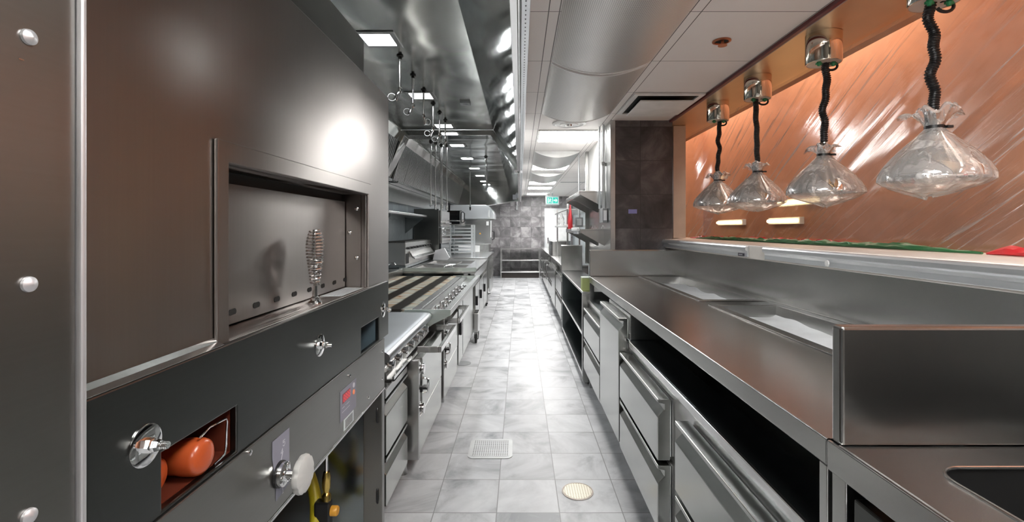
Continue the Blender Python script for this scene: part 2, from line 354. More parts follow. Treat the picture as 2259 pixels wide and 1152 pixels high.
# ------------------------------------------------------------------ mesh helpers
class MB:
    def __init__(s): s.v = []; s.f = []
    def add(s, vs, fs):
        o = len(s.v); s.v += [tuple(p) for p in vs]; s.f += [tuple(i+o for i in f) for f in fs]; return s
    def box(s, x0, x1, y0, y1, z0, z1):
        x0, x1 = sorted((x0, x1)); y0, y1 = sorted((y0, y1)); z0, z1 = sorted((z0, z1))
        v = [(x, y, z) for z in (z0, z1) for y in (y0, y1) for x in (x0, x1)]
        return s.add(v, [(0, 2, 3, 1), (4, 5, 7, 6), (0, 1, 5, 4), (2, 6, 7, 3), (0, 4, 6, 2), (1, 3, 7, 5)])
    def prism(s, poly, axis, a0, a1):
        """poly in the two other axes (order: x->(y,z), y->(x,z), z->(x,y))"""
        n = len(poly)
        def P(a, p):
            return {'x': (a, p[0], p[1]), 'y': (p[0], a, p[1]), 'z': (p[0], p[1], a)}[axis]
        v = [P(a0, p) for p in poly] + [P(a1, p) for p in poly]
        f = [tuple(range(n-1, -1, -1)), tuple(range(n, 2*n))] + [(i, (i+1) % n, n+(i+1) % n, n+i) for i in range(n)]
        return s.add(v, f)
    def slab(s, axis, a0, a1, u0, u1, v0, v1, holes=()):
        us = sorted({u0, u1, *[h[0] for h in holes], *[h[1] for h in holes]})
        vs = sorted({v0, v1, *[h[2] for h in holes], *[h[3] for h in holes]})
        idx = {}; V = []; F = []
        def P(a, u, v):
            return {'x': (a, u, v), 'y': (u, a, v), 'z': (u, v, a)}[axis]
        def vi(k, i, j):
            if (k, i, j) not in idx:
                idx[(k, i, j)] = len(V); V.append(P((a0, a1)[k], us[i], vs[j]))
            return idx[(k, i, j)]
        def solid(i, j):
            if i < 0 or j < 0 or i >= len(us)-1 or j >= len(vs)-1: return False
            cu = (us[i]+us[i+1])/2; cv = (vs[j]+vs[j+1])/2
            return not any(h[0] < cu < h[1] and h[2] < cv < h[3] for h in holes)
        for i in range(len(us)-1):
            for j in range(len(vs)-1):
                if not solid(i, j): continue
                F.append((vi(0, i, j), vi(0, i, j+1), vi(0, i+1, j+1), vi(0, i+1, j)))
                F.append((vi(1, i, j), vi(1, i+1, j), vi(1, i+1, j+1), vi(1, i, j+1)))
                for (ni, nj, e) in ((i-1, j, ((i, j), (i, j+1))), (i+1, j, ((i+1, j+1), (i+1, j))),
                                    (i, j-1, ((i+1, j), (i, j))), (i, j+1, ((i, j+1), (i+1, j+1)))):
                    if not solid(ni, nj):
                        (p, q) = e
                        F.append((vi(0, *p), vi(1, *p), vi(1, *q), vi(0, *q)))
        return s.add(V, F)
    def basin(s, x0, x1, y0, y1, z0, z1, t=0.004, taper=0.02):
        """open-topped pan: inner walls, floor and outer skin"""
        def ring(d, z): return [(x0+d, y0+d, z), (x1-d, y0+d, z), (x1-d, y1-d, z), (x0+d, y1-d, z)]
        v = ring(0, z1) + ring(taper, z0) + ring(-t, z1) + ring(taper-t, z0-t)
        f = []
        for i in range(4):
            j = (i+1) % 4
            f += [(i, j, 4+j, 4+i)[::-1], (8+i, 8+j, 12+j, 12+i), (i, j, 8+j, 8+i)]
        f += [(4, 5, 6, 7), (15, 14, 13, 12)]
        return s.add(v, f)
    def tube(s, pts, r, seg=10, closed=False, cap=True):
        pts = [Vector(p) for p in pts]; n = len(pts)
        rs = r if isinstance(r, (list, tuple)) else [r]*n
        V = []; up = None
        for i, p in enumerate(pts):
            if closed: t = pts[(i+1) % n]-pts[i-1]
            else: t = pts[min(i+1, n-1)]-pts[max(i-1, 0)]
            t.normalize()
            if up is None:
                up = Vector((0, 0, 1)) if abs(t.z) < 0.9 else Vector((1, 0, 0))
            a = (up - t*up.dot(t)).normalized(); up = a
            b = t.cross(a)
            for k in range(seg):
                th = 2*PI*k/seg
                V.append(p + (a*math.cos(th)+b*math.sin(th))*rs[i])
        F = []
        for i in range(n if closed else n-1):
            j = (i+1) % n
            for k in range(seg):
                l = (k+1) % seg
                F.append((i*seg+k, i*seg+l, j*seg+l, j*seg+k))
        if not closed and cap:
            F.append(tuple(range(seg-1, -1, -1))); F.append(tuple((n-1)*seg+k for k in range(seg)))
        return s.add(V, F)
    def lathe(s, prof, c, axis='z', seg=32, cap=True):
        """prof = [(radius, height along axis)], c = centre"""
        V = []
        for (r, h) in prof:
            for k in range(seg):
                th = 2*PI*k/seg; a, b = r*math.cos(th), r*math.sin(th)
                d = {'z': (a, b, h), 'x': (h, a, b), 'y': (b, h, a)}[axis]
                V.append((c[0]+d[0], c[1]+d[1], c[2]+d[2]))
        n = len(prof); F = []
        for i in range(n-1):
            for k in range(seg):
                l = (k+1) % seg
                F.append((i*seg+k, i*seg+l, (i+1)*seg+l, (i+1)*seg+k))
        if cap:
            F.append(tuple(range(seg-1, -1, -1))); F.append(tuple((n-1)*seg+k for k in range(seg)))
        return s.add(V, F)
    def xf(s, fn):
        s.v = [fn(*p) for p in s.v]; return s
    def build(s, name, mat, parent=None, loc=None, bevel=0, smooth=False, seg=2):
        base = Vector((0, 0, 0))
        if parent is not None: base = Vector(parent['_w'])
        elif loc is not None: base = Vector(loc)
        me = bpy.data.meshes.new(name)
        me.from_pydata([tuple(Vector(p)-base) for p in s.v], [], s.f)
        bm = bmesh.new(); bm.from_mesh(me)
        bmesh.ops.recalc_face_normals(bm, faces=bm.faces); bm.to_mesh(me); bm.free()
        me.materials.append(M[mat] if isinstance(mat, str) else mat)
        o = bpy.data.objects.new(name, me); COL.objects.link(o)
        if parent is not None: o.parent = parent
        else: o.location = base
        o['_w'] = tuple(base)
        if smooth:
            me.polygons.foreach_set('use_smooth', [True]*len(me.polygons))
            try: me.set_sharp_from_angle(angle=R(40))
            except Exception: pass
        if bevel:
            b = o.modifiers.new('bevel', 'BEVEL'); b.width = bevel; b.segments = seg
            b.limit_method = 'ANGLE'; b.angle_limit = R(40)
        return o

def tag(o, label, cat, group=None, kind=None):
    o['label'] = label; o['category'] = cat
    if group: o['group'] = group
    if kind: o['kind'] = kind
    return o
def thing(name, label, cat, loc, group=None):
    o = bpy.data.objects.new(name, None); COL.objects.link(o)
    o.location = loc; o['_w'] = tuple(loc); o.empty_display_size = 0.05
    return tag(o, label, cat, group)
def struct(name, mb, mat, label=None, bevel=0):
    o = mb.build(name, mat, bevel=bevel); o['kind'] = 'structure'
    return o
def kids(o): return [c for c in bpy.data.objects if c.parent == o]
def dup(root, loc, label=None, rotz=None, drop=()):
    def cp(o, par):
        c = o.copy(); COL.objects.link(c)
        if par is not None: c.parent = par
        for ch in kids(o):
            if ch.name.split('.')[0] not in drop: cp(ch, c)
        return c
    r = cp(root, None); r.location = loc; r['_w'] = tuple(loc)
    if label: r['label'] = label
    if rotz is not None: r.rotation_euler.z = rotz
    return r

# seven-by-five dot lettering for tiny marks
FONT = {'0': '01110 10001 10011 10101 11001 10001 01110', '1': '00100 01100 00100 00100 00100 00100 01110',
        '2': '01110 10001 00001 00110 01000 10000 11111', '3': '11110 00001 00001 01110 00001 00001 11110',
        '4': '00010 00110 01010 10010 11111 00010 00010', '5': '11111 10000 11110 00001 00001 10001 01110',
        '8': '01110 10001 10001 01110 10001 10001 01110', 'N': '10001 11001 10101 10011 10001 10001 10001',
        'O': '01110 10001 10001 10001 10001 10001 01110', 'M': '10001 11011 10101 10101 10001 10001 10001',
        'A': '01110 10001 10001 11111 10001 10001 10001'}

# ================================================================== THE SETTING
struct('floor', MB().box(-1.9, 2.6, -2.6, 14.0, -0.05, 0), 'floor')
struct('wall_back', MB().box(-1.9, 2.6, 13.9, 14.0, 0, 2.9), 'wall_xz2')
struct('wall_left', MB().box(-1.9, -1.8, -2.6, 13.9, 0, 2.9), 'wall_yz')
struct('wall_rear', MB().box(-1.8, 2.6, -2.6, -2.5, 0, 2.9), 'darkwall')
# right-hand wall in stages: under the pass, tiled column, pale wall, far right wall
struct('wall_right', MB().box(1.455, 1.53, -2.5, 4.30, 0, 1.215), 'steel_y')
struct('wall_column', MB().box(0.83, 1.33, 4.15, 4.75, 0, H_CEIL), 'wall_xz')
struct('wall_pale', MB().box(0.84, 1.0, 4.75, 5.84, 0, H_CEIL), 'white')
struct('wall_far_right', MB().box(1.55, 1.65, 4.9, 13.9, 0, H_CEIL), 'wall_yz')
struct('trim_1', MB().box(0.785, 0.828, 4.13, 4.75, 0.97, H_CEIL), 'steel_v', bevel=0.003)
struct('trim_2', MB().box(1.405, 1.52, 4.36, 4.75, 1.29, H_CEIL), 'marble', bevel=0.003)
struct('trim_3', MB().box(0.80, 0.838, 5.80, 5.84, 0.95, H_CEIL), 'steel_v', bevel=0.003)
# the dining room on the other side of the pass
struct('wall_dining', MB().box(2.35, 2.45, -2.5, 6.2, 0, 2.9), 'terracotta')
struct('wall_header', MB().box(1.745, 1.80, -2.5, 6.1, H_CEIL+0.002, 2.9), 'terracotta')
struct('wall_dining_end', MB().box(1.66, 2.35, 6.1, 6.2, 0, 2.9), 'terracotta')
# suspended ceiling, soffit over the pass and the maroon joint strip
struct('ceiling', MB().box(0.045, 1.30, -2.5, 13.9, H_CEIL, H_CEIL+0.03).box(1.30, 1.60, 4.75, 13.9, H_CEIL, H_CEIL+0.03), 'ceilgrid')
struct('ceiling_soffit', MB().box(1.345, 1.744, -2.5, 4.75, H_CEIL+0.002, H_CEIL+0.04).box(1.65, 1.744, 4.75, 6.1, H_CEIL+0.002, H_CEIL+0.04), 'soffit')
struct('trim_4', MB().box(1.30, 1.325, -2.5, 4.149, H_CEIL-0.018, H_CEIL+0.03), 'maroon', bevel=0.003)
struct('trim_5', MB().box(1.325, 1.345, -2.5, 4.149, H_CEIL-0.006, H_CEIL+0.03), 'grey')
struct('ceiling_slab', MB().box(-1.9, 2.6, -2.6, 14.0, 2.9, 3.0), 'white')

# white door in the far wall
d = MB().box(0.76, 1.44, 13.86, 13.895, 0.0, 1.93).build('door_1', 'whiteplastic', bevel=0.004); d['kind'] = 'structure'
MB().box(0.80, 0.83, 13.83, 13.858, 0.95, 1.12).build('door_handle', 'chrome', d, bevel=0.003)
MB().slab('y', 13.85, 13.895, 0.72, 1.48, 0, 1.97, [(0.758, 1.442, -0.1, 1.932)]).build('door_frame', 'alu', d)

# ================================================================== CEILING FITTINGS
def light_panel(y0, lab):
    t = thing('ceiling_light', lab, 'ceiling light', (0.457, y0+0.305, H_CEIL-0.012), 'square light panels in the white ceiling')
    MB().box(0.192, 0.722, y0+0.02, y0+0.59, H_CEIL-0.006, H_CEIL-0.001).build('light_panel', 'lightpanel', t)
    MB().slab('z', H_CEIL-0.012, H_CEIL-0.0005, 0.176, 0.738, y0+0.004, y0+0.606, [(0.193, 0.721, y0+0.021, y0+0.589)]).build('frame', 'white', t)
for y0, lab in ((4.53, 'largest and nearest bright square ceiling light, just past the round ceiling grille'),
                (6.97, 'bright ceiling light seen between the two far curved diffusers'),
                (9.41, 'bright ceiling light peeking out on both sides below the fourth curved diffuser'),
                (10.63, 'second from last ceiling light before the green exit sign'),
                (12.46, 'last ceiling light, closest to the tiled end wall'),
                (-1.4, 'unseen ceiling panel added to light the near end of the aisle'),):  # this last panel is out of view, added for more light
    light_panel(y0, lab)
light_panel(0.2, 'unseen ceiling panel added above the viewer as extra light')  # also out of view, added to brighten the near ceiling and lamps
def diffuser(y0, L, lab):
    t = thing('curved_diffuser', lab, 'air diffuser', (0.457, y0+L/2, H_CEIL-0.07), 'curved perforated diffusers along the ceiling')
    a0, a1, sag = 0.18, 0.735, 0.072
    prof = []
    n = 28
    for i in range(n+1):
        u = i/n; x = a0+(a1-a0)*u
        prof.append((x, H_CEIL-0.003-sag*math.sin(PI*u)**0.8))
    m = MB(); e = y0+0.012; f = y0+L-0.012
    V = [(x, e, z) for x, z in prof]+[(x, f, z) for x, z in prof]
    m.add(V, [(i, i+1, n+2+i, n+1+i) for i in range(n)])
    m.build('curved_panel', 'perf', t, smooth=True)
    for yy in (e, f):
        inner = [(a0+(a1-a0)*i/n, H_CEIL-0.003-(sag+0.003)*math.sin(PI*i/n)**0.8) for i in range(n+1)]
        m = MB(); V = []; F = []
        for i, (x, z) in enumerate(inner):
            V += [(x, yy-0.006, z), (x, yy+0.006, z), (x, yy+0.006, H_CEIL-0.0015), (x, yy-0.006, H_CEIL-0.0015)]
        for i in range(n):
            a = 4*i; b = a+4
            F += [(a, b, b+1, a+1), (a+3, b+3, b, a), (a+1, b+1, b+2, a+2)]
        m.add(V, F).build('end_cap', 'white', t)
diffuser(1.46, 1.22, 'nearest and largest curved perforated ceiling diffuser, cut off by the top of the photo')
diffuser(2.70, 1.20, 'second curved ceiling diffuser, ending at the round ceiling grille')
diffuser(5.78, 1.19, 'third curved ceiling diffuser, just beyond the largest light panel')
diffuser(7.90, 1.20, 'smallest curved ceiling diffuser, farthest of the four')
t = thing('round_grille', 'white round ceiling grille between second curved diffuser and largest light', 'ceiling grille', (0.438, 4.24, H_CEIL-0.02))
MB().lathe([(0.15, 0.018), (0.15, 0.008), (0.125, 0.0), (0.12, 0.008)], (0.438, 4.24, H_CEIL-0.02), seg=40).build('outer_ring', 'white', t, smooth=True)
MB().lathe([(0.085, 0.008), (0.08, -0.004), (0.07, 0.0)], (0.438, 4.24, H_CEIL-0.02), seg=32).build('inner_cone', 'white', t, smooth=True)
MB().lathe([(0.035, 0.002), (0.03, -0.012)], (0.438, 4.24, H_CEIL-0.02), seg=24).build('centre_disc', 'bright', t, smooth=True)
t = thing('air_vent', 'square ceiling vent with dark slot and dropped white plate beside the tiled column', 'air vent', (1.04, 3.6, H_CEIL-0.03))
MB().box(0.80, 1.285, 3.31, 3.885, H_CEIL-0.004, H_CEIL-0.001).build('slot_backing', 'darkvoid', t)
MB().slab('z', H_CEIL-0.014, H_CEIL-0.0005, 0.795, 1.29, 3.30, 3.895, [(0.83, 1.255, 3.335, 3.86)]).build('frame', 'white', t, bevel=0.003)
MB().box(0.855, 1.23, 3.38, 3.835, H_CEIL-0.040, H_CEIL-0.030).build('drop_plate', 'white', t, bevel=0.003)
t = thing('sprinkler', 'copper-ringed fire sprinkler in the ceiling panel above the heat lamps', 'sprinkler', (1.013, 2.39, H_CEIL-0.03))
MB().lathe([(0.045, 0.029), (0.045, 0.025), (0.034, 0.022), (0.032, 0.029)], (1.013, 2.39, H_CEIL-0.03), seg=28).build('ring', 'copper', t, smooth=True)
MB().lathe([(0.03, 0.0275), (0.03, 0.029)], (1.013, 2.39, H_CEIL-0.03), seg=20).build('recess', 'darkvoid', t)
MB().lathe([(0.008, 0.027), (0.008, 0.005), (0.022, 0.003), (0.022, 0.0)], (1.013, 2.38, H_CEIL-0.03), seg=16).build('deflector', 'copper', t, smooth=True)
t = thing('ceiling_disc', 'flat dark disc in the ceiling right before the end wall', 'ceiling disc', (0.10, 13.3, H_CEIL-0.01))
MB().lathe([(0.09, 0.009), (0.08, 0.0)], (0.16, 13.3, H_CEIL-0.01), seg=20).build('cover', 'grey', t)
# far slot diffuser in the ceiling on the right
tag(MB().box(0.82, 1.45, 9.6, 9.68, H_CEIL-0.006, H_CEIL-0.001).build('slot_vent', 'grey', loc=(1.1, 9.64, H_CEIL-0.006)), 'thin dark slot vent in the far right part of the ceiling', 'air vent')

# exit sign
t = thing('exit_sign', 'green and white running-man exit sign with arrow hanging at corridor end', 'exit sign', (0.86, 12.5, 2.0))
MB().box(0.68, 1.03, 12.50, 12.55, 2.00, 2.245).build('housing', 'signwhite', t, bevel=0.004)
MB().box(0.70, 1.01, 12.494, 12.499, 2.03, 2.215).build('face', 'signlit', t)
MB().box(0.715, 0.845, 12.488, 12.493, 2.045, 2.20).build('pictogram_field', 'signgreen', t)
MB().box(0.865, 0.995, 12.488, 12.493, 2.045, 2.20).build('arrow_field', 'signgreen', t)
MB().prism([(0.88, 2.105), (0.935, 2.105), (0.935, 2.065), (0.985, 2.122), (0.935, 2.18), (0.935, 2.14), (0.88, 2.14)], 'y', 12.482, 12.487).build('arrow', 'signlit', t)
m = MB().box(0.735, 0.765, 12.482, 12.487, 2.06, 2.185)
m.lathe([(0.011, 0), (0.011, 0.005)], (0.80, 12.482, 2.172), 'y', 14)
m.prism([(0.775, 2.15), (0.81, 2.16), (0.83, 2.13), (0.815, 2.125), (0.81, 2.14), (0.805, 2.105), (0.83, 2.085), (0.82, 2.06), (0.805, 2.065), (0.81, 2.085), (0.785, 2.10), (0.77, 2.065), (0.755, 2.07), (0.775, 2.115)], 'y', 12.482, 12.487)
m.build('running_figure', 'signlit', t)
MB().box(0.84, 0.87, 12.515, 12.535, 2.245, H_CEIL-0.001).build('hanger', 'signwhite', t)

# ================================================================== EXTRACTION HOOD
HZ = 2.65
hood = thing('extraction_hood', 'near section of the mirror-like stainless kitchen hood over the cooking line', 'extraction hood', (-0.9, 2.7, 2.13))
hood2 = thing('extraction_hood', 'far section of the stainless hood beyond the cross beam', 'extraction hood', (-0.9, 9.8, 2.13))
def hood_section(t, y0, y1, lights, panels):
    XL, XR = -1.52, -0.345
    hl = [(x-0.10, x+0.10, y-0.10, y+0.10) for x, y in lights]
    MB().slab('z', HZ, HZ+0.02, XL, XR, y0, y1, hl).build('top_panel', 'hood', t)
    ys = [y0]+panels+[y1]
    for a, b in zip(ys[:-1], ys[1:]):
        # sloping front-side panels, each a shallow sheet
        MB().prism([(XR, HZ), (XR+0.003, HZ+0.02), (-0.02, 2.19), (-0.035, 2.18)], 'y', a+0.001, b-0.001).build('side_panel', 'hood_side', t)
    # lower front lip and its perforated channel
    MB().prism([(-0.035, 2.18), (-0.02, 2.19), (-0.012, 2.135), (-0.03, 2.13)], 'y', y0, y1).build('lip', 'hood_side', t)
    MB().box(-0.035, -0.008, y0, y1, 2.115, 2.128).box(-0.008, 0.0, y0, y1, 2.10, 2.45).build('front_rail', 'bright', t, bevel=0.002)
    MB().box(0.004, 0.036, y0, y1, 2.125, 2.17).build('perforated_channel', 'alu', t, bevel=0.002)
    m = MB(); y = y0+0.02; k = 0
    while y < y1 and k < 220:
        m.box(0.018, 0.022, y, y+0.006, 2.1235, 2.1248); y += 0.034; k += 1
    m.build('channel_holes', 'black', t)
    # back side: upper plate, filter bank, gutter, lower back plate
    MB().prism([(XL, HZ), (-1.515, HZ-0.02), (-1.585, 2.52), (-1.595, 2.53)], 'y', y0, y1).build('upper_plate', 'hood', t)
    return t
hood_section(hood, -0.6, 6.12, [(-0.95, 0.5), (-0.95, 1.85), (-0.95, 3.2), (-0.945, 4.55), (-0.94, 5.88)], [2.0, 4.35])
hood_section(hood2, 6.40, 13.2, [(-0.955, 7.25), (-0.955, 8.6), (-0.955, 10.0), (-0.955, 11.4), (-0.955, 12.75)], [8.6, 10.9])
for t, y0, y1 in ((hood, -0.6, 6.12), (hood2, 6.4, 13.2)):
    n = int((y1-y0)/0.56); st = (y1-y0)/n
    for k in range(n):
        a = y0+k*st+0.006; b = y0+(k+1)*st-0.006
        if b < 0.9: continue
        f = MB()
        # a filter leaning between gutter and upper plate, with real ridges
        P0, P1 = Vector((-1.74, 0, 2.02)), Vector((-1.59, 0, 2.52))
        nr = 9; dd = (b-a)/nr
        for q in range(nr):
            yc = a+dd*(q+0.5)
            f.prism([(P0.x, P0.z), (P1.x, P1.z), (P1.x+0.028, P1.z-0.006), (P0.x+0.028, P0.z-0.006)], 'y', yc-dd*0.27, yc+dd*0.27)
        f.build('baffle_filter', 'steel', t)
    MB().prism([(-1.745, 2.02), (-1.60, 2.52), (-1.61, 2.53), (-1.76, 2.02)], 'y', y0, y1).build('filter_backing', 'darkvoid', t)
    MB().prism([(-1.79, 1.99), (-1.64, 1.99), (-1.64, 2.02), (-1.655, 2.02), (-1.655, 2.005), (-1.79, 2.005)], 'y', y0, y1).build('grease_gutter', 'bright', t)
    MB().box(-1.79, -1.775, y0, y1, 1.60+0.15, 1.985).build('back_plate', 'steel', t)
MB().prism([(-1.52, HZ), (-0.345, HZ), (-0.03, 2.19), (-0.03, 2.13), (-0.07, 2.13), (-0.07, 2.16), (-0.375, HZ-0.07), (-1.49, HZ-0.07), (-1.735, 2.06), (-1.78, 2.04), (-1.78, 2.12)],
           'y', 6.13, 6.39).build('cross_beam', 'hood_side', hood2, bevel=0.004)
MB().prism([(-1.52, HZ), (-0.345, HZ), (-0.03, 2.19), (-0.03, 2.17), (-1.79, 1.885), (-1.79, 2.1)], 'y', 13.2, 13.22).build('end_panel', 'hood_side', hood2)
MB().prism([(-0.03, 2.17), (-0.03, 2.145), (-1.79, 1.86), (-1.79, 1.885)], 'y', 13.17, 13.22).build('end_lip', 'bright', hood2)
MB().box(-0.20, -0.08, 13.15, 13.19, 2.19, 2.32).build('junction_box', 'grey', hood2, bevel=0.004)
MB().prism([(-1.52, HZ), (-0.345, HZ), (-0.03, 2.19), (-0.03, 2.13), (-1.79, 2.13)], 'y', -0.63, -0.6).build('end_panel', 'hood_side', hood)
labs = ['square hood light beside the upper oven casing, nearest of all', 'hood light behind the row of nozzles', 'hood light just before the cross beam',
        'first hood light beyond the cross beam', 'second hood light beyond the cross beam', 'middle one of the five hood lights beyond the beam',
        'second last hood light in the far section', 'smallest hood light at the far end', 'hood light panel over the near end of the oven', 'hood light panel above the viewer end of the aisle']
pos = [(-0.95, 3.2), (-0.945, 4.55), (-0.94, 5.88), (-0.955, 7.25), (-0.955, 8.6), (-0.955, 10.0), (-0.955, 11.4), (-0.955, 12.75), (-0.95, 1.85), (-0.95, 0.5)]
hl0 = None
for (x, y), lb in zip(pos, labs):
    if hl0 is None:
        t = thing('hood_light', lb, 'hood light', (x, y, HZ-0.005), 'recessed hood lights')
        MB().slab('z', HZ-0.008, HZ-0.0005, x-0.135, x+0.135, y-0.135, y+0.135, [(x-0.098, x+0.098, y-0.098, y+0.098)]).build('frame', 'steel', t, bevel=0.002)
        MB().box(x-0.096, x+0.096, y-0.096, y+0.096, HZ+0.001, HZ+0.012).build('lens', 'hoodlight', t)
        hl0 = t
    else: dup(hl0, (x, y, HZ-0.005), lb)
tag(MB().box(-0.60, -0.50, 4.74, 4.84, HZ-0.02, HZ-0.001).lathe([(0.02, -0.03), (0.025, -0.018)], (-0.55, 4.79, HZ), seg=12).build('detector_plate', 'grey', loc=(-0.55, 4.79, HZ-0.03)),
    'small square detector plate on the hood ceiling', 'detector')

# spray nozzles hanging from the hood
def ring_pts(c, r, ax, n=20):
    out = []
    for k in range(n):
        th = 2*PI*k/n
        out.append((c[0]+r*math.cos(th)*ax[0], c[1]+r*math.cos(th)*ax[1], c[2]+r*math.sin(th)*1.0))
    return out
def nozzle(x, y, L, lab, tilt=1, first=True):
    t = thing('spray_nozzle', lab, 'spray nozzle', (x, y, HZ-L), 'fire suppression nozzles hanging from the hood')
    MB().lathe([(0.025, -0.001), (0.025, -0.007), (0.014, -0.009), (0.0135, -0.028)], (x, y, HZ), seg=16).build('ceiling_fitting', 'iron', t, smooth=True)
    b = L-0.085
    MB().tube([(x, y, HZ-0.03), (x, y, HZ-b)], 0.0105, 12).build('pipe', 'bright', t, smooth=True)
    MB().lathe([(0.014, 0.01), (0.016, 0.0), (0.016, -0.02), (0.012, -0.03)], (x, y, HZ-b), seg=8).build('coupling', 'chrome', t)
    dx = 0.035*tilt
    MB().tube([(x, y, HZ-b-0.025), (x-dx*0.5, y, HZ-b-0.045), (x-dx, y, HZ-b-0.085)], [0.011, 0.017, 0.018], 12).build('nozzle_head', 'chrome', t, smooth=True)
    c = (x-dx-0.025*tilt, y, HZ-b-0.06)
    MB().tube(ring_pts(c, 0.027, (1, 0.3, 0)), 0.0018, 6, closed=True).build('cap_ring', 'whiteplastic', t, smooth=True)
for k, (x, y, L, lb, ti) in enumerate(((-0.882, 3.5, 0.33, 'nearest hanging nozzle with a white ring, right of the first hood light', 1),
        (-0.885, 3.94, 0.33, 'second hanging nozzle from the near end of the hood row', 0.8),
        (-0.882, 4.36, 0.32, 'third hanging nozzle, in front of the second hood light', -0.6),
        (-0.880, 4.83, 0.33, 'fourth hanging nozzle, brightest pipe in the hood row', 1),
        (-0.878, 5.2, 0.32, 'fifth hanging nozzle, close before the cross beam', 0.9),
        (-0.875, 5.58, 0.32, 'last nozzle of the near hood row, over the cross beam', 0.8))):
    nozzle(x, y, L, lb, ti)
t = thing('spray_nozzle', 'long double-jointed nozzle hanging in the far hood section before the bright reflection', 'spray nozzle', (-0.60, 8.4, 1.98), 'fire suppression nozzles hanging from the hood')
MB().lathe([(0.035, -0.001), (0.02, -0.03)], (-0.60, 8.4, HZ), seg=14).build('ceiling_fitting', 'iron', t)
MB().tube([(-0.60, 8.4, HZ-0.02), (-0.585, 8.4, 2.30)], 0.017, 10).build('pipe', 'chrome', t, smooth=True)
MB().tube([(-0.585, 8.4, 2.31), (-0.58, 8.4, 2.10)], 0.022, 10).build('coupling', 'steel', t, smooth=True)
MB().tube([(-0.58, 8.4, 2.12), (-0.61, 8.4, 2.04)], [0.02, 0.026], 10).build('nozzle_head', 'chrome', t, smooth=True)
# drop pipes in the far section
for k, (x, y, zb, lb) in enumerate(((-1.30, 6.95, 1.70, 'leftmost long drop pipe under the far hood'), (-1.25, 7.05, 1.66, 'second long drop pipe from the left under the far hood'),
                                  (-1.22, 7.35, 1.42, 'longest drop pipe, reaching down to the appliance valve'), (-1.185, 7.25, 1.68, 'drop pipe with a pale joint near its lower end'),
                                  (-1.12, 7.3, 1.66, 'rightmost drop pipe of the close bundle'))):
    t = thing('drop_pipe', lb, 'pipe', (x, y, zb), 'vertical drop pipes in the far hood')
    MB().lathe([(0.03, 0), (0.02, -0.03)], (x, y, HZ), seg=14).build('ceiling_fitting', 'iron', t)
    MB().tube([(x, y, HZ-0.02), (x, y, zb+0.04)], 0.011, 10).build('pipe', 'steel', t, smooth=True)
    MB().lathe([(0.018, 0.06), (0.02, 0.04), (0.02, 0.0), (0.012, -0.01)], (x, y, zb+0.01), seg=10).build('end_joint', 'bright', t, smooth=True)
t = thing('drop_pipe', 'thin single rod hanging from the far end of the hood', 'pipe', (-1.15, 11.0, 1.80), 'vertical drop pipes in the far hood')
MB().tube([(-1.15, 11.0, HZ), (-1.15, 11.0, 1.84)], 0.012, 8).build('pipe', 'steel', t, smooth=True)
MB().lathe([(0.016, 0.05), (0.022, 0.03), (0.012, -0.03)], (-1.15, 11.0, 1.83), seg=10).build('end_joint', 'iron', t, smooth=True)

# ================================================================== RIGHT-HAND LINE
WT = 0.965
# fridge fronts: profile with a folded finger pull at the top (u outwards, towards -x; v downwards)
def front(name, t, y0, y1, z0, z1, X=0.545, D=0.05, mat='drawer', sgn=1):
    """drawer/door front whose outer face is at x = X; sgn=1: faces -x, -1: faces +x"""
    s = sgn
    prof = [(X, z1), (X, z1-0.014), (X+s*0.026, z1-0.020), (X+s*0.026, z1-0.042), (X, z1-0.072),
            (X, z0), (X+s*D, z0), (X+s*D, z1)]
    return MB().prism(prof, 'y', y0, y1).build(name, mat, t, bevel=0.0025)
def gasket(t, y0, y1, z0, z1, X=0.596, mat='whiteplastic'):
    MB().slab('x', X, X+0.006, y0+0.01, y1-0.01, z0+0.01, z1-0.01, [(y0+0.03, y1-0.03, z0+0.03, z1-0.03)]).build('gasket', mat, t)

# --- refrigerated prep base under the worktop
t = thing('refrigerated_base', 'long stainless refrigerated base with drawers and one tall door under the right worktop', 'refrigerated counter', (1.0, 2.5, 0))
MB().box(0.604, 1.42, 0.96, 4.10, 0.13, 0.742).build('body', 'steel_y', t, bevel=0.003)
for yy in (0.933, 4.102): MB().box(0.602, 0.64, yy, yy+0.025, 0.0, WT-0.055).build('post', 'steel_v', t, bevel=0.002)
MB().box(0.598, 1.42, 0.96, 4.10, 0.743, 0.765).build('top_panel', 'darkin', t, bevel=0.002)
MB().box(0.588, 0.598, 0.96, 2.57, 0.738, 0.768).box(0.588, 0.598, 3.26, 4.10, 0.738, 0.768).build('top_edge', 'bright', t, bevel=0.002)
MB().box(0.64, 1.40, 0.96, 0.99, 0.767, 0.905).build('side_panel', 'steel', t)
MB().box(0.604, 1.0, 2.60, 3.22, 0.767, 0.905).build('compressor_housing', 'steel_y', t, bevel=0.003)
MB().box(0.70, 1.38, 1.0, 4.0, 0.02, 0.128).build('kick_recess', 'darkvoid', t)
for y in (1.1, 2.58, 4.0):
    MB().lathe([(0.02, 0.13), (0.02, 0.02), (0.03, 0.0)], (0.66, y, 0), seg=14).build('foot', 'steel', t, smooth=True)
for (y0, y1) in ((0.97, 1.675), (1.885, 2.60), (3.27, 4.07)):
    for (z0, z1) in ((0.457, 0.70), (0.185, 0.437)):
        dr = front('drawer', t, y0, y1, z0, z1)
        MB().slab('x', 0.5965, 0.6015, y0+0.01, y1-0.01, z0+0.01, z1-0.01, [(y0+0.03, y1-0.03, z0+0.03, z1-0.03)]).build('gasket', 'whiteplastic', dr)
dr = front('door', t, 2.63, 3.24, 0.195, 0.882)
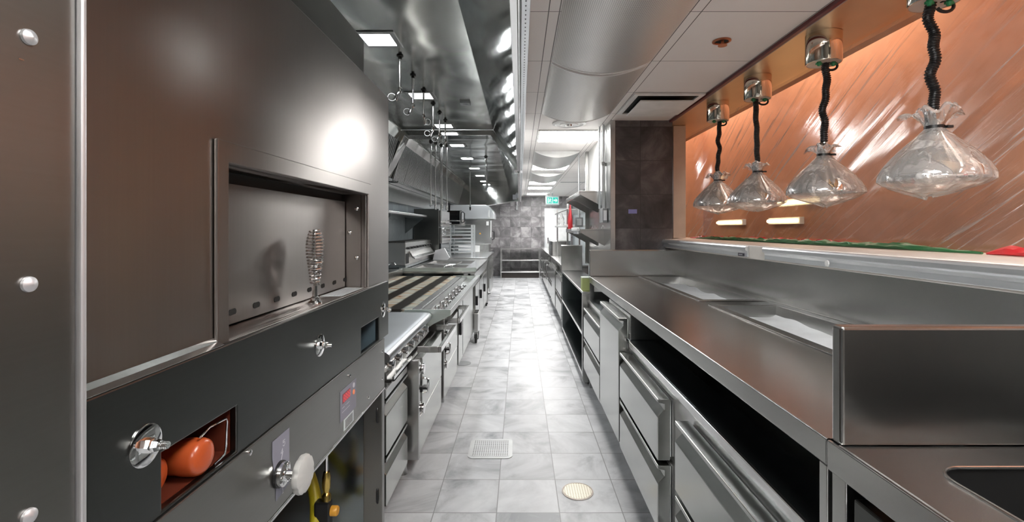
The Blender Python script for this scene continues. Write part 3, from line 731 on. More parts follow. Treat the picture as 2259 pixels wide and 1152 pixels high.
MB().slab('x', 0.5965, 0.6015, 2.64, 3.23, 0.205, 0.872, [(2.66, 3.21, 0.225, 0.852)]).build('gasket', 'whiteplastic', dr)
MB().box(0.598, 0.62, 2.612, 2.628, 0.66, 0.80).box(0.575, 0.60, 2.605, 2.628, 0.70, 0.715).box(0.575, 0.60, 2.605, 2.628, 0.76, 0.775).build('hinge', 'chrome', dr, bevel=0.001)
# --- worktop with two openings
wells = [(1.045, 1.36, 2.72, 4.04), (1.045, 1.36, 1.12, 2.52)]
t = thing('worktop', 'long scratched stainless worktop with two sunken cold wells under the heat lamps', 'worktop', (1.0, 2.5, 0.9))
MB().slab('z', WT-0.004, WT, 0.60, 1.45, 0.93, 4.13, wells).build('top_sheet', 'worktop', t)
MB().box(0.5985, 0.604, 0.93, 4.13, WT-0.052, WT-0.0005).build('front_apron', 'steel_y', t, bevel=0.002)
MB().tube([(0.603, 0.93, WT-0.0035), (0.603, 4.13, WT-0.0035)], 0.0045, 10).build('rolled_edge', 'bright', t, smooth=True)
MB().box(1.425, 1.452, 0.93, 4.13, WT+0.001, 1.207).build('backsplash', 'steel_y', t, bevel=0.003)
MB().box(0.60, 1.45, 4.095, 4.13, WT+0.001, 1.19).build('end_splash', 'steel', t, bevel=0.004)
MB().tube([(0.60, 4.11, 1.19), (1.44, 4.11, 1.19)], 0.006, 8).build('splash_edge', 'bright', t, smooth=True)
for k, (x0, x1, y0, y1) in enumerate(wells):
    lb = ('cold well at the far end of the worktop, against the end splash', 'cold well nearer the viewer, half hidden by the steel divider')[k]
    wl = thing('cold_well', lb, 'cold well', ((x0+x1)/2, (y0+y1)/2, WT-0.15), 'frosted drop-in cold wells')
    MB().slab('z', WT+0.0005, WT+0.006, x0-0.035, x1+0.03, y0-0.035, y1+0.035, [(x0+0.004, x1-0.004, y0+0.004, y1-0.004)]).build('rim', 'worktop', wl, bevel=0.002)
    MB().basin(x0+0.006, x1-0.006, y0+0.006, y1-0.006, WT-0.15, WT+0.004, t=0.003, taper=0.018).build('pan', 'steel', wl)
    # frost: an uneven white crust over the floor and up the walls
    m = MB(); nx, ny = 18, 60; V = []; F = []
    for j in range(ny+1):
        for i in range(nx+1):
            u, v = i/nx, j/ny
            x = x0+0.012+(x1-x0-0.024)*u; y = y0+0.012+(y1-y0-0.024)*v
            e = max(0, abs(u-0.5)*2-0.72)/0.28
            e2 = max(0, abs(v-0.5)*2-0.93)/0.07
            h = 0.092+0.016*noise.noise((x*9, y*5, k*7))+0.012*e**2*(0.7+0.9*noise.noise((x*4, y*7, 3)))
            V.append((x, y, WT-0.148+max(0.004, min(h, 0.13))))
    for j in range(ny):
        for i in range(nx):
            a = j*(nx+1)+i; F.append((a, a+1, a+nx+2, a+nx+1))
    m.add(V, F)
    o = m.build('frost', 'frost', wl, smooth=True)
# --- divider and sink counter next to the viewer
t = thing('sink_counter', 'stainless sink counter in shade-darkened steel at the bottom right with a tall divider panel', 'sink counter', (1.0, 0.5, 0))
MB().box(0.606, 1.42, 0.897, 0.927, WT-0.001, 1.19).build('divider', 'steel_shaded', t, bevel=0.006, seg=3)
sk = (0.70, 1.25, 0.30, 0.815)
# rounded sink opening: build as a polygon sheet
def rrect(x0, x1, y0, y1, r, n=8):
    out = []
    for (cx, cy, a0) in ((x1-r, y1-r, 0), (x0+r, y1-r, 90), (x0+r, y0+r, 180), (x1-r, y0+r, 270)):
        for k in range(n+1):
            th = R(a0+90*k/n); out.append((cx+r*math.cos(th), cy+r*math.sin(th)))
    return out
def sheet_with_round_hole(z0, z1, X0, X1, Y0, Y1, hole):
    n = len(hole); V = []; F = []
    cx = sum(p[0] for p in hole)/n; cy = sum(p[1] for p in hole)/n
    outer = []
    corners = []
    for (x, y) in hole:
        dx, dy = x-cx, y-cy
        s_ = min(((X1-cx)/dx if dx > 1e-9 else (X0-cx)/dx if dx < -1e-9 else 1e9), ((Y1-cy)/dy if dy > 1e-9 else (Y0-cy)/dy if dy < -1e-9 else 1e9))
        outer.append((cx+dx*s_, cy+dy*s_))
    # snap the closest outer points to the true corners
    for c in ((X0, Y0), (X0, Y1), (X1, Y0), (X1, Y1)):
        k = min(range(n), key=lambda i: (outer[i][0]-c[0])**2+(outer[i][1]-c[1])**2); outer[k] = c
    for z in (z0, z1):
        V += [(x, y, z) for x, y in hole]+[(x, y, z) for x, y in outer]
    for i in range(n):
        j = (i+1) % n
        F += [(i, j, n+j, n+i), (2*n+i, 2*n+j, 3*n+j, 3*n+i), (i, j, 2*n+j, 2*n+i), (n+i, n+j, 3*n+j, 3*n+i)]
    return MB().add(V, F)
hole = rrect(*sk, 0.05)
sheet_with_round_hole(WT-0.004, WT, 0.606, 1.42, 0.10, 0.896, hole).build('counter_sheet', 'steel_shaded', t)
m = MB(); n = len(hole); inner = rrect(sk[0]+0.015, sk[1]-0.015, sk[2]+0.015, sk[3]-0.015, 0.06)
V = [(x, y, WT) for x, y in hole]+[(x, y, WT-0.22) for x, y in inner]
m.add(V, [(i, (i+1) % n, n+(i+1) % n, n+i) for i in range(n)]+[tuple(range(n, 2*n))])
m.build('basin', 'sinkdark', t, smooth=True)
MB().tube([(x, y, WT+0.001) for x, y in hole], 0.003, 8, closed=True).build('basin_rim', 'bright', t, smooth=True)
MB().box(0.5985, 0.606, 0.10, 0.928, WT-0.058, WT-0.001).build('front_apron', 'steel_y', t, bevel=0.002)
MB().tube([(0.602, 0.10, WT), (0.602, 0.895, WT)], 0.0035, 8).build('rolled_edge', 'bright', t, smooth=True)
MB().box(0.606, 0.65, 0.885, 0.925, 0.0, WT-0.059).build('post', 'steel_v', t, bevel=0.002)
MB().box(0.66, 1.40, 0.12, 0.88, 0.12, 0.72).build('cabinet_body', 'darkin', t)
dr = MB().box(0.606, 0.65, 0.30, 0.865, 0.16, 0.885).build('door', 'oven_dark', t, bevel=0.004)
MB().box(0.590, 0.606, 0.80, 0.83, 0.78, 0.84).build('door_pull', 'steel', dr, bevel=0.003)
MB().box(1.425, 1.453, -0.6, 0.928, WT, 1.207).build('backsplash', 'steel_y', t, bevel=0.002)
MB().box(0.66, 1.40, 0.10, 0.12, 0.0, 0.95).build('side_panel', 'steel', t)

# --- pass ledge with aluminium front profiles
LZ = 1.285
t = thing('pass_ledge', 'long beige serving ledge with silver front profiles below the plastic sheet', 'serving ledge', (1.4, 2.0, 1.21))
MB().box(1.262, 1.743, -0.8, 4.95, LZ-0.075, LZ).build('ledge_slab', 'beige', t, bevel=0.004)
prof = [(1.240, LZ-0.012), (1.246, LZ-0.003), (1.261, LZ-0.003), (1.261, LZ-0.066), (1.252, LZ-0.066), (1.254, LZ-0.045), (1.250, LZ-0.034), (1.240, LZ-0.028)]
MB().prism(prof, 'y', 2.62, 4.30).build('front_profile', 'alu', t, bevel=0.003, seg=3)
MB().prism(prof, 'y', -0.8, 2.44).build('front_profile', 'alu', t, bevel=0.003, seg=3)
lbx = MB().box(1.2455, 1.2515, 2.655, 2.72, LZ-0.063, LZ-0.047).build('label_plate', 'ink', t); lbx['label'] = 'small dark rating label'
MB().box(1.2445, 1.2453, 2.665, 2.71, LZ-0.057, LZ-0.053).build('label_print', 'inkgrey', lbx)
m = MB(); m.lathe([(0.0, -0.004), (0.012, -0.003), (0.014, 0.0), (0.009, 0.003)], (1.246, 1.93, LZ-0.05), 'x', 10)
m.build('tape_scrap', 'white', t, smooth=True)

# --- clear plastic sheet over the opening, with folds fanning out
t = None
def film_x(y, z):
    # folds run up towards the viewer
    s_ = (z-LZ)*math.cos(R(33))+(y-4.8)*math.sin(R(33))
    a = noise.noise((s_*9, (y-z)*0.5, 0.3))*0.007 + noise.noise((s_*22, (y-z)*0.7, 4))*0.0022
    fan = noise.noise((math.atan2(z-LZ-0.02, max(0.05, 3.4-y))*16, 1.0, 2.0))*0.004*max(0, 1-abs(z-LZ)*1.5)
    return 1.70 + a + fan + 0.05*noise.noise((y*0.7, z*1.1, 8))*0.6
m = MB(); V = []; F = []; ny, nz_ = 260, 70
y0, y1 = -0.6, 4.95
for j in range(nz_+1):
    for i in range(ny+1):
        y = y0+(y1-y0)*i/ny; z = LZ+0.008+(H_CEIL-0.012-LZ)*j/nz_
        V.append((film_x(y, z), y, z))
for j in range(nz_):
    for i in range(ny):
        a = j*(ny+1)+i; F.append((a, a+1, a+ny+2, a+ny+1))
o = m.add(V, F).build('plastic_sheet', 'film', loc=(1.66, 2.2, LZ), smooth=True)
tag(o, 'huge wrinkled clear plastic dust sheet hung across the orange serving opening', 'plastic sheet')
def crumple(name, y0, y1, x, w_, h_, mat, lab, seed):
    m = MB(); V = []; F = []; n = 90; k = 10
    for i in range(n+1):
        y = y0+(y1-y0)*i/n; tp = min(1, 6*min(i, n-i)/n+0.25)
        for q in range(k):
            th = 2*PI*q/k
            rr = 0.75+0.5*noise.noise((y*14, q*1.7, seed))
            V.append((x+w_*tp*rr*math.cos(th), y, LZ+0.001+h_*tp*rr*(0.5+0.5*math.sin(th))*1.0))
    for i in range(n):
        for q in range(k):
            F.append((i*k+q, i*k+(q+1) % k, (i+1)*k+(q+1) % k, (i+1)*k+q))
    F += [tuple(range(k)), tuple(n*k+q for q in range(k))]
    o = m.add(V, F).build(name, mat, loc=(x, (y0+y1)/2, LZ), smooth=True)
    tag(o, lab, 'folded plastic'); return o
crumple('folded_red_plastic', 2.05, 4.6, 1.648, 0.010, 0.034, 'redtape', 'long red folded plastic edge along the far foot of the clear sheet', 1)
crumple('folded_green_plastic', 1.66, 4.35, 1.612, 0.022, 0.034, 'green', 'dark green folded plastic strip along the foot of the sheet', 2)
crumple('folded_red_plastic', 1.05, 1.64, 1.61, 0.024, 0.036, 'red', 'short bright red folded plastic at the far right edge of the ledge', 3)
# printed marks on the red edge
m = MB()
for k in range(8):
    y = 4.3-k*0.3
    m.box(1.630, 1.632, y, y+0.03, LZ+0.020, LZ+0.028)
o = m.build('printed_marks', 'ink', bpy.data.objects['folded_red_plastic'])
# warm light tubes on the dining-room wall
for k, (y, z, L, lb) in enumerate(((5.25, 1.445, 0.62, 'left blurred warm light tube seen through the plastic sheet'),
                              (4.18, 1.445, 0.50, 'right blurred warm light tube seen through the plastic sheet'),
                              (3.95, 1.60, 0.60, 'upper dim warm light tube seen through the plastic sheet'))):
    tt = thing('wall_light', lb, 'wall light', (2.34, y, z-0.03), 'warm tubes in the dining room')
    MB().box(2.31, 2.349, y-L/2, y+L/2, z-0.03, z+0.03).build('housing', 'white', tt, bevel=0.003)
    MB().tube([(2.30, y-L/2+0.02, z), (2.30, y+L/2-0.02, z)], 0.016, 10).build('tube', 'warmglow', tt, smooth=True)

# --- heat lamps
def heat_lamp(x, y, zr, lab, seed, frill=1.0, wob=1.0, bagw=1.0):
    rng = random.Random(seed)
    t = thing('heat_lamp', lab, 'heat lamp', (x, y, zr), 'bagged heat lamps above the ledge')
    zc = H_CEIL+0.001
    MB().lathe([(0.0785, 0.0), (0.0785, -0.138), (0.076, -0.141), (0.072, -0.141), (0.072, -0.005)], (x, y, zc), seg=48, cap=False).build('canister', 'chrome_warm', t, smooth=True)
    MB().lathe([(0.0725, -0.136), (0.0725, -0.139)], (x, y, zc), seg=40).build('canister_base', 'marble', t)
    for sx in (-1, 1):
        m = MB().lathe([(0.010, 0), (0.012, -0.008), (0.006, -0.02)], (x+sx*0.035, y-0.02, zc-0.139), seg=8)
        m.box(x+sx*0.035-0.015, x+sx*0.035+0.015, y-0.024, y-0.016, zc-0.153, zc-0.145)
        m.build('cable_clip', 'greenclip', t, smooth=False)
    zt = zr+0.245          # where the conduit meets the neck
    top = zc-0.139
    n = 170; pts = []; rs = []
    for i in range(n+1):
        u = i/n; z = top+(zt-top)*u
        env = math.sin(PI*u)**0.5
        dx = wob*env*(0.007*math.sin(u*11+seed)+0.006*math.sin(u*23+seed*2))
        dy = wob*env*0.006*math.sin(u*8+seed*1.7)
        pts.append((x+dx+(1-u)*0.012*(1 if seed % 2 else -1), y+dy, z))
        rs.append(0.0175 if (i % 4) < 2 else 0.0142)
    MB().tube(pts, rs, 14).build('conduit', 'black', t, smooth=True)
    cp_ = [(x+0.03+0.03*math.cos(a), y-0.01, zc-0.155+0.02*math.sin(a)) for a in [R(q) for q in range(-160, 121, 20)]]
    MB().tube(cp_, 0.006, 8).build('strain_relief', 'black', t, smooth=True)
    # socket neck
    MB().lathe([(0.020, 0.25), (0.0285, 0.245), (0.0285, 0.19), (0.024, 0.182), (0.024, 0.17)], (x, y, zr), seg=28).build('socket', 'chrome', t, smooth=True)
    # bell shade
    pr = [(0.026, 0.175), (0.034, 0.168), (0.045, 0.150), (0.062, 0.128), (0.085, 0.104), (0.110, 0.078), (0.130, 0.055), (0.144, 0.034), (0.150, 0.016), (0.151, 0.004), (0.148, 0.0),
          (0.146, 0.004), (0.140, 0.03), (0.105, 0.075), (0.06, 0.12), (0.03, 0.155)]
    MB().lathe(pr, (x, y, zr), seg=56, cap=False).build('shade', 'chrome', t, smooth=True)
    MB().lathe([(0.03, 0.12), (0.055, 0.05), (0.062, 0.015), (0.05, -0.005), (0.025, -0.014), (0.0, -0.016)], (x, y, zr), seg=28).build('bulb', 'knobplastic', t, smooth=True)
    m = MB().lathe([(0.027, 0.192), (0.030, 0.192), (0.030, 0.179), (0.027, 0.179), (0.027, 0.192)], (x, y, zr), seg=24, cap=False)
    m.box(x+0.022, x+0.042, y-0.030, y-0.020, zr+0.181, zr+0.190)
    m.build('cable_tie', 'black', t, smooth=True)
    # clear bag: skirt over the shade closing in a loose point below
    seg = 96; rows = [(0.0285, 0.183), (0.038, 0.172), (0.060, 0.148), (0.090, 0.118), (0.122, 0.082), (0.146, 0.048), (0.160, 0.018), (0.162, -0.002), (0.140, -0.016), (0.095, -0.030), (0.05, -0.040), (0.012, -0.046)]
    V = []; F = []
    for j, (r0, h0) in enumerate(rows):
        for k in range(seg):
            th = 2*PI*k/seg
            fold = noise.noise((math.cos(th)*3.1, math.sin(th)*3.1, seed*5.1))*0.10 + noise.noise((math.cos(th)*10, math.sin(th)*10, seed*3.3+j*0.15))*0.06
            low = max(0, j-5)/6
            rr = r0*bagw*(1+fold*(0.35+0.65*min(1, j/5)))
            V.append((x+rr*math.cos(th)+0.03*low*math.cos(seed), y+rr*math.sin(th), zr+h0-0.022*low*(0.6+noise.noise((th, seed, 1))) ))
    for j in range(len(rows)-1):
        for k in range(seg):
            l = (k+1) % seg; F.append((j*seg+k, j*seg+l, (j+1)*seg+l, (j+1)*seg+k))
    F.append(tuple((len(rows)-1)*seg+k for k in range(seg)))
    MB().add(V, F).build('plastic_bag', 'bag', t, smooth=True)
    # ruffled mouth of the bag above the tie
    V = []; F = []; nr = 8
    for j in range(nr+1):
        u = j/nr
        for k in range(seg):
            th = 2*PI*k/seg
            lob = 0.5+0.9*noise.noise((math.cos(th)*1.5+seed, math.sin(th)*1.5, 0.4*seed))
            r0 = 0.029+u*(0.075*frill*max(0.25, lob)+0.01)+0.010*u*noise.noise((th*7, u*2, seed))
            h = 0.192+math.sin(u*PI*0.62)*(0.055+0.035*noise.noise((math.cos(th)*2, math.sin(th)*2, seed+9)))*frill - 0.03*u*u*lob
            V.append((x+r0*math.cos(th), y+r0*math.sin(th), zr+h))
    for j in range(nr):
        for k in range(seg):
            l = (k+1) % seg; F.append((j*seg+k, j*seg+l, (j+1)*seg+l, (j+1)*seg+k))
    MB().add(V, F).build('bag_ruffle', 'bag', t, smooth=True)
    return t
heat_lamp(1.48, 3.56, 1.550, 'farthest heat lamp, beside the pale stone jamb', 1, 0.95, 0.9, 1.08)
heat_lamp(1.48, 2.965, 1.543, 'second heat lamp from the jamb, on an almost straight black cord', 2, 0.95, 0.35)
heat_lamp(1.48, 2.32, 1.548, 'third heat lamp from the jamb, with a narrow upright bag mouth', 5, 0.8, 0.8)
heat_lamp(1.48, 1.70, 1.550, 'nearest and largest heat lamp, its canister cut by the photo top', 4, 1.15, 1.2)

# --- open dark shelf unit beyond the worktop
t = thing('open_shelf_unit', 'black open-fronted steel shelf unit between the worktop and the far fridges', 'shelf unit', (0.9, 5.2, 0))
MB().box(0.548, 0.82, 4.16, 6.20, 0.802, 0.825).build('top', 'steel_y', t, bevel=0.003)
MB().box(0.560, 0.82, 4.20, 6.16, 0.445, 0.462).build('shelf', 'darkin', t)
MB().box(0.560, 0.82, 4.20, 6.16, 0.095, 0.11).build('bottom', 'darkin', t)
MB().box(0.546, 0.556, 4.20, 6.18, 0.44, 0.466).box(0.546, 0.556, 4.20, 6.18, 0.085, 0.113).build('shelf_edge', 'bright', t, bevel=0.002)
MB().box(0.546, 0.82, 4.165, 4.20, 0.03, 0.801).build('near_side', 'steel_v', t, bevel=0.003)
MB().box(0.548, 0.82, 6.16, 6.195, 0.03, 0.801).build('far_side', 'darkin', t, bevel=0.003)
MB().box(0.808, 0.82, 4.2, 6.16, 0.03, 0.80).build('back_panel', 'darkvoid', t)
for y in (4.25, 6.1):
    MB().lathe([(0.018, 0.03), (0.025, 0.0)], (0.60, y, 0), seg=12).build('foot', 'steel', t)
t = thing('carton', 'small lime green carton with pale top standing behind the worktop corner', 'carton', (0.585, 4.27, 0.825))
MB().box(0.552, 0.632, 4.22, 4.32, 0.8255, 0.935).build('box', 'carton', t, bevel=0.003)
MB().box(0.5515, 0.6325, 4.2195, 4.3205, 0.936, 0.944).build('lid', 'cartonlid', t, bevel=0.001)
# --- splash plate + next counter
def splash(name, x0, x1, y, z0, z1, lb, cat):
    tt = thing(name, lb, cat, ((x0+x1)/2, y, z0))
    MB().box(x0, x1, y, y+0.03, z0, z1).build('plate', 'steel', tt, bevel=0.004)
    MB().tube([(x0, y+0.015, z1), (x1, y+0.015, z1)], 0.006, 8).build('folded_edge', 'bright', tt, smooth=True)
    return tt
splash('splash_plate', 0.54, 0.815, 6.21, 0.826, 1.158, 'upright steel splash plate at the far end of the dark shelf unit', 'splash plate')
t = thing('refrigerated_base', 'far refrigerated base with stacked drawers beyond the dark shelf unit', 'refrigerated counter', (0.9, 8.0, 0))
MB().box(0.60, 1.25, 6.26, 9.35, 0.12, 0.865).build('body', 'steel_y', t, bevel=0.003)
MB().box(0.545, 1.28, 6.25, 9.38, 0.868, 0.895).build('top', 'steel_y', t, bevel=0.003)
for (y0, y1) in ((6.28, 7.28), (8.12, 9.27)):
    for (z0, z1) in ((0.47, 0.74), (0.17, 0.45)):
        front('drawer', t, y0, y1, z0, z1)
front('door', t, 7.33, 8.07, 0.16, 0.80, X=0.538, D=0.055)
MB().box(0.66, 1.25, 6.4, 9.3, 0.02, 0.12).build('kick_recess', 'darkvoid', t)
for y in (6.4, 9.2):
    MB().lathe([(0.02, 0.12), (0.03, 0.0)], (0.63, y, 0), seg=12).build('foot', 'steel', t)
t = thing('steel_bin', 'rounded steel container on the far right counter behind the splash plate', 'container', (0.73, 8.85, 0.895))
m = MB(); oc = rrect(0.52+0.03, 0.92, 8.6, 9.1, 0.05)
m.prism(oc, 'z', 0.896, 1.15).build('body', 'steel_v', t, smooth=True)
m = MB().tube([(x, y, 1.15) for x, y in oc], 0.006, 8, closed=True); m.build('rim', 'bright', t, smooth=True)
tag(MB().lathe([(0.04, 0.0), (0.042, 0.10), (0.03, 0.15), (0.02, 0.18), (0.02, 0.21), (0.0, 0.215)], (0.70, 7.6, 0.896), seg=20).build('white_bottle', 'whiteplastic', loc=(0.70, 7.6, 0.896), smooth=True),
    'white bottle standing on the far right counter under the lower wall shelf', 'bottle')
# --- tall fridges at the far end with vertical handles
t = thing('upright_fridge', 'pale undercounter fridge with narrow doors at the far end of the right line', 'fridge', (0.9, 11, 0))
MB().box(0.60, 1.30, 9.45, 13.0, 0.10, 0.86).build('body', 'bright', t, bevel=0.004)
MB().box(0.55, 1.32, 9.42, 13.05, 0.863, 0.885).build('top', 'bright', t, bevel=0.003)
for k, y in enumerate((9.5, 10.35, 11.2, 12.05)):
    dr = MB().box(0.56, 0.598, y, y+0.8, 0.14, 0.83).build('door', 'bright', t, bevel=0.004)
    MB().tube([(0.558, y+0.08, 0.35), (0.53, y+0.08, 0.37), (0.53, y+0.08, 0.63), (0.558, y+0.08, 0.65)], 0.012, 8).build('handle', 'steel', dr, smooth=True)
for y in (9.55, 12.9):
    MB().lathe([(0.02, 0.10), (0.03, 0.0)], (0.63, y, 0), seg=12).build('foot', 'rubber', t)

# --- wall shelves with sloping undersides on the pale wall
def wall_shelf(X, z, zb, y0, y1, lb):
    tt = thing('wall_shelf', lb, 'wall shelf', (0.7, (y0+y1)/2, zb), 'steel wall shelves right of the aisle')
    MB().box(X, 0.832, y0+0.001, y1-0.001, z-0.014, z).build('shelf_plate', 'steel_y', tt, bevel=0.002)
    MB().box(X-0.002, X+0.006, y0, y1, z-0.040, z+0.001).build('front_lip', 'bright', tt, bevel=0.001)
    for y in (y0, (y0+y1)/2, y1-0.006):
        MB().prism([(X+0.007, z-0.015), (X+0.007, z-0.034), (0.833, zb), (0.833, z-0.015)], 'y', y, y+0.006).build('bracket', 'steel', tt)
    return tt
wall_shelf(0.556, 1.73, 1.55, 4.44, 5.79, 'upper slanted-bracket steel shelf on the pale wall')
wall_shelf(0.562, 1.372, 1.19, 4.44, 5.79, 'lower slanted-bracket steel shelf with a white ticket holder')
t = thing('ticket_holder', 'white ticket holder clipped on the front corner of the lower wall shelf', 'ticket holder', (0.56, 4.65, 1.33))
MB().box(0.535, 0.56, 4.46, 4.95, 1.355, 1.385).build('rail', 'whiteplastic', t, bevel=0.004)
MB().box(0.540, 0.559, 4.50, 4.80, 1.325, 1.354).build('clip', 'alu', t, bevel=0.003)
# steel cladding on the pale wall between the shelves
tag(MB().box(0.834, 0.8395, 4.76, 5.79, 0.95, 1.75).build('wall_cladding', 'steel_v', loc=(0.837, 5.2, 0.95)), 'brushed steel sheet behind the two slanted wall shelves', 'wall panel')
# electrical box + conduits at the corner
t = thing('electrical_box', 'grey electrical box beside the tiled column with conduits rising to the ceiling', 'electrical box', (0.80, 4.3, 1.45))
MB().box(0.738, 0.782, 4.25, 4.42, 1.43, 1.56).build('box', 'grey', t, bevel=0.004)
MB().box(0.745, 0.775, 4.243, 4.249, 1.45, 1.54).build('cover', 'alu', t, bevel=0.002)
for x, y in ((0.752, 4.30), (0.772, 4.36), (0.735, 4.40)):
    MB().tube([(x, y, 1.56), (x, y, H_CEIL-0.001)], 0.0095, 10).build('conduit', 'alu', t, smooth=True)
for x, y in ((0.752, 4.30), (0.772, 4.36)):
    MB().lathe([(0.014, 0), (0.014, 0.03)], (x, y, 1.95), seg=10).build('coupling', 'steel', t)
t = thing('switch_box', 'small grey wall socket box behind the upper wall shelf end', 'socket', (0.80, 6.1, 1.45))
MB().box(0.70, 0.80, 6.02, 6.10, 1.40, 1.52).build('box', 'grey', t, bevel=0.004)
MB().box(0.72, 0.78, 6.012, 6.019, 1.42, 1.50).build('cover', 'alu', t, bevel=0.002)
MB().tube([(0.75, 6.06, 1.52), (0.75, 6.06, H_CEIL-0.001)], 0.01, 8).build('conduit', 'alu', t)
m = MB()
for x in (0.70, 0.79):
    m.tube([(x-0.02, 4.5, 1.378), (x-0.008, 4.5, 1.41), (x, 4.5, 1.373), (x+0.008, 4.5, 1.41), (x+0.02, 4.5, 1.378)], 0.0025, 6)
tag(m.build('wire_hooks', 'whiteplastic', loc=(0.745, 4.5, 1.373)), 'pair of white wire hooks on the lower wall shelf near the column', 'hooks')
# tape piece on column
tag(MB().box(0.945, 1.02, 4.1465, 4.1495, 1.508, 1.545).build('tape_piece', 'bluetape', loc=(0.98, 4.148, 1.508), bevel=0.001), 'violet-blue strip of tape on the dark tiled column', 'tape')

# --- far open shelving with hanging things
t = thing('overshelf', 'white two-tier overshelf on posts above the far right counter', 'shelf', (0.85, 7.5, 0.895))
for y in (6.6, 8.4):
    for x in (0.66, 1.05):
        MB().box(x-0.012, x+0.012, y-0.012, y+0.012, 0.896, 1.72).build('post', 'bright', t)
MB().box(0.62, 1.08, 6.28, 8.45, 1.40, 1.43).build('lower_shelf', 'whiteplastic', t, bevel=0.003)
MB().box(0.62, 1.08, 6.28, 8.45, 1.62, 1.64).build('upper_shelf', 'bright', t, bevel=0.003)
def cloth(name, x, y, z0, z1, w_, mat, lb, cat, seed):
    m = MB(); V = []; F = []; n = 14; k = 12
    for j in range(n+1):
        u = j/n; z = z1+(z0-z1)*u
        ww = w_*(0.25+0.75*math.sin(min(1, u*1.25)*PI/2))*(1+0.3*noise.noise((u*4, seed, 1)))
        for q in range(k):
            th = 2*PI*q/k
            r = 1+0.35*noise.noise((math.cos(th)*2, math.sin(th)*2, u*3+seed))
            V.append((x+ww*r*math.cos(th)*0.5, y+ww*r*math.sin(th)*0.4, z))
    for j in range(n):
        for q in range(k): F.append((j*k+q, j*k+(q+1) % k, (j+1)*k+(q+1) % k, (j+1)*k+q))
    F += [tuple(range(k)), tuple(n*k+q for q in range(k))]
    return tag(m.add(V, F).build(name, mat, loc=(x, y, z0), smooth=True), lb, cat)
cloth('red_cloth', 0.66, 6.25, 1.36, 1.70, 0.06, 'redtape', 'bright red cloth hanging behind the end of the wall shelves', 'cloth', 3)
cloth('plastic_bag', 0.60, 6.9, 1.431, 1.60, 0.09, 'bag', 'pale plastic bag hanging left of the red cloth', 'bag', 5)

# --- shelf unit against the far wall
t = thing('wall_shelving', 'low three-tier steel shelving against the tiled end wall', 'shelving', (0.02, 13.5, 0))
for z, th in ((0.84, 0.042), (0.515, 0.038), (0.19, 0.038)):
    MB().box(-0.54, 0.56, 13.25, 13.80, z-th, z).build('shelf', 'bright', t, bevel=0.003)
for x in (-0.53, 0.55):
    for y in (13.27, 13.78):
        MB().box(x-0.014, x+0.014, y-0.014, y+0.014, 0, 0.803).build('post', 'steel', t)
MB().box(-0.515, 0.535, 13.35, 13.75, 0.0, 0.155).build('kick_box', 'brown', t)
t = thing('wall_box', 'small grey junction box with conduit on the end wall below the hood corner', 'junction box', (-0.09, 13.85, 1.95))
MB().box(-0.125, -0.055, 13.84, 13.898, 1.93, 2.06).build('box', 'grey', t, bevel=0.004)
MB().tube([(-0.09, 13.87, 2.06), (-0.09, 13.87, 2.6)], 0.015, 8).build('conduit', 'alu', t, smooth=True)

# --- floor drains
t = thing('floor_drain', 'square perforated steel drain cover set in the floor tiles', 'floor drain', (-0.181, 2.975, 0))
MB().prism(rrect(-0.316, -0.046, 2.845, 3.105, 0.035), 'z', 0.0005, 0.004).build('frame', 'drainsteel', t)
MB().prism(rrect(-0.298, -0.064, 2.863, 3.087, 0.02), 'z', 0.0042, 0.0055).build('grate', 'drainsteel', t)
m = MB()
for i in range(17):
    for j in range(15):
        cx, cy = -0.181-0.104+i*0.013, 2.975-0.098+j*0.014
        m.lathe([(0.0036, 0)], (cx, cy, 0.0057), seg=8)
m.build('holes', 'black', t)
t = thing('floor_drain', 'round brass-coloured cleanout cover in the nearest floor tiles', 'floor drain', (0.3015, 2.49, 0))
MB().lathe([(0.082, 0.0005), (0.082, 0.004), (0.076, 0.005), (0.074, 0.003)], (0.3015, 2.49, 0), seg=40).build('ring', 'marble', t, smooth=True)
M['drainbrass'] = perf_mat('cross-hatched_brass_cover', (0.62, 0.58, 0.48), (0.33, 0.29, 0.22), 75, 0.4, 0.4)
MB().lathe([(0.0735, 0.001), (0.0735, 0.0045)], (0.3015, 2.49, 0), seg=40).build('cover', 'drainbrass', t)
for x, y, r, lb in ((-0.2, 9.75, 0.13, 'small round dark floor cover far along the aisle'), (-0.585, 4.86, 0.085, 'grey round floor ring under the range leg on the left')):
    t = thing('floor_drain', lb, 'floor drain', (x, y, 0))
    MB().lathe([(r, 0.0005), (r, 0.004), (r*0.8, 0.005)], (x, y, 0), seg=28).build('cover', 'grey', t, smooth=True)

# ================================================================== LEFT-HAND LINE
# --- big hearth oven
ov = thing('hearth_oven', 'huge brown-grey stainless hearth oven filling the left of the photo', 'oven', (-1.0, 1.4, 0))
op = (0.985, 1.889, 1.144, 1.511)
MB().slab('x', -0.63, -0.61, 0.640, 2.21, 1.08, 1.985, [op]).build('face_panel', 'oven', ov, bevel=0.002)
MB().slab('x', -0.6095, -0.601, 0.947, 1.923, 1.1445, 1.556, [(0.985, 1.889, 1.10, 1.511)]).build('opening_frame', 'oven', ov, bevel=0.003)
MB().box(-0.705, -0.692, 0.99, 1.884, 1.146, 1.483).build('inner_door', 'oven', ov, bevel=0.002)
for k in range(9):
    y = 1.04+k*0.105
    m = MB().prism([(y+0.007*math.cos(R(a))+(0.008 if math.cos(R(a)) > 0 else -0.008), 1.175+0.0075*math.sin(R(a))) for a in range(0, 360, 30)], 'x', -0.6918, -0.6908)
    m.build('vent_slot', 'darkvoid', ov)
m = MB()
m.box(-0.71, -0.631, 0.972, 0.984, 1.13, 1.525).box(-0.71, -0.631, 1.890, 1.902, 1.13, 1.525).box(-0.71, -0.631, 0.972, 1.902, 1.512, 1.525)
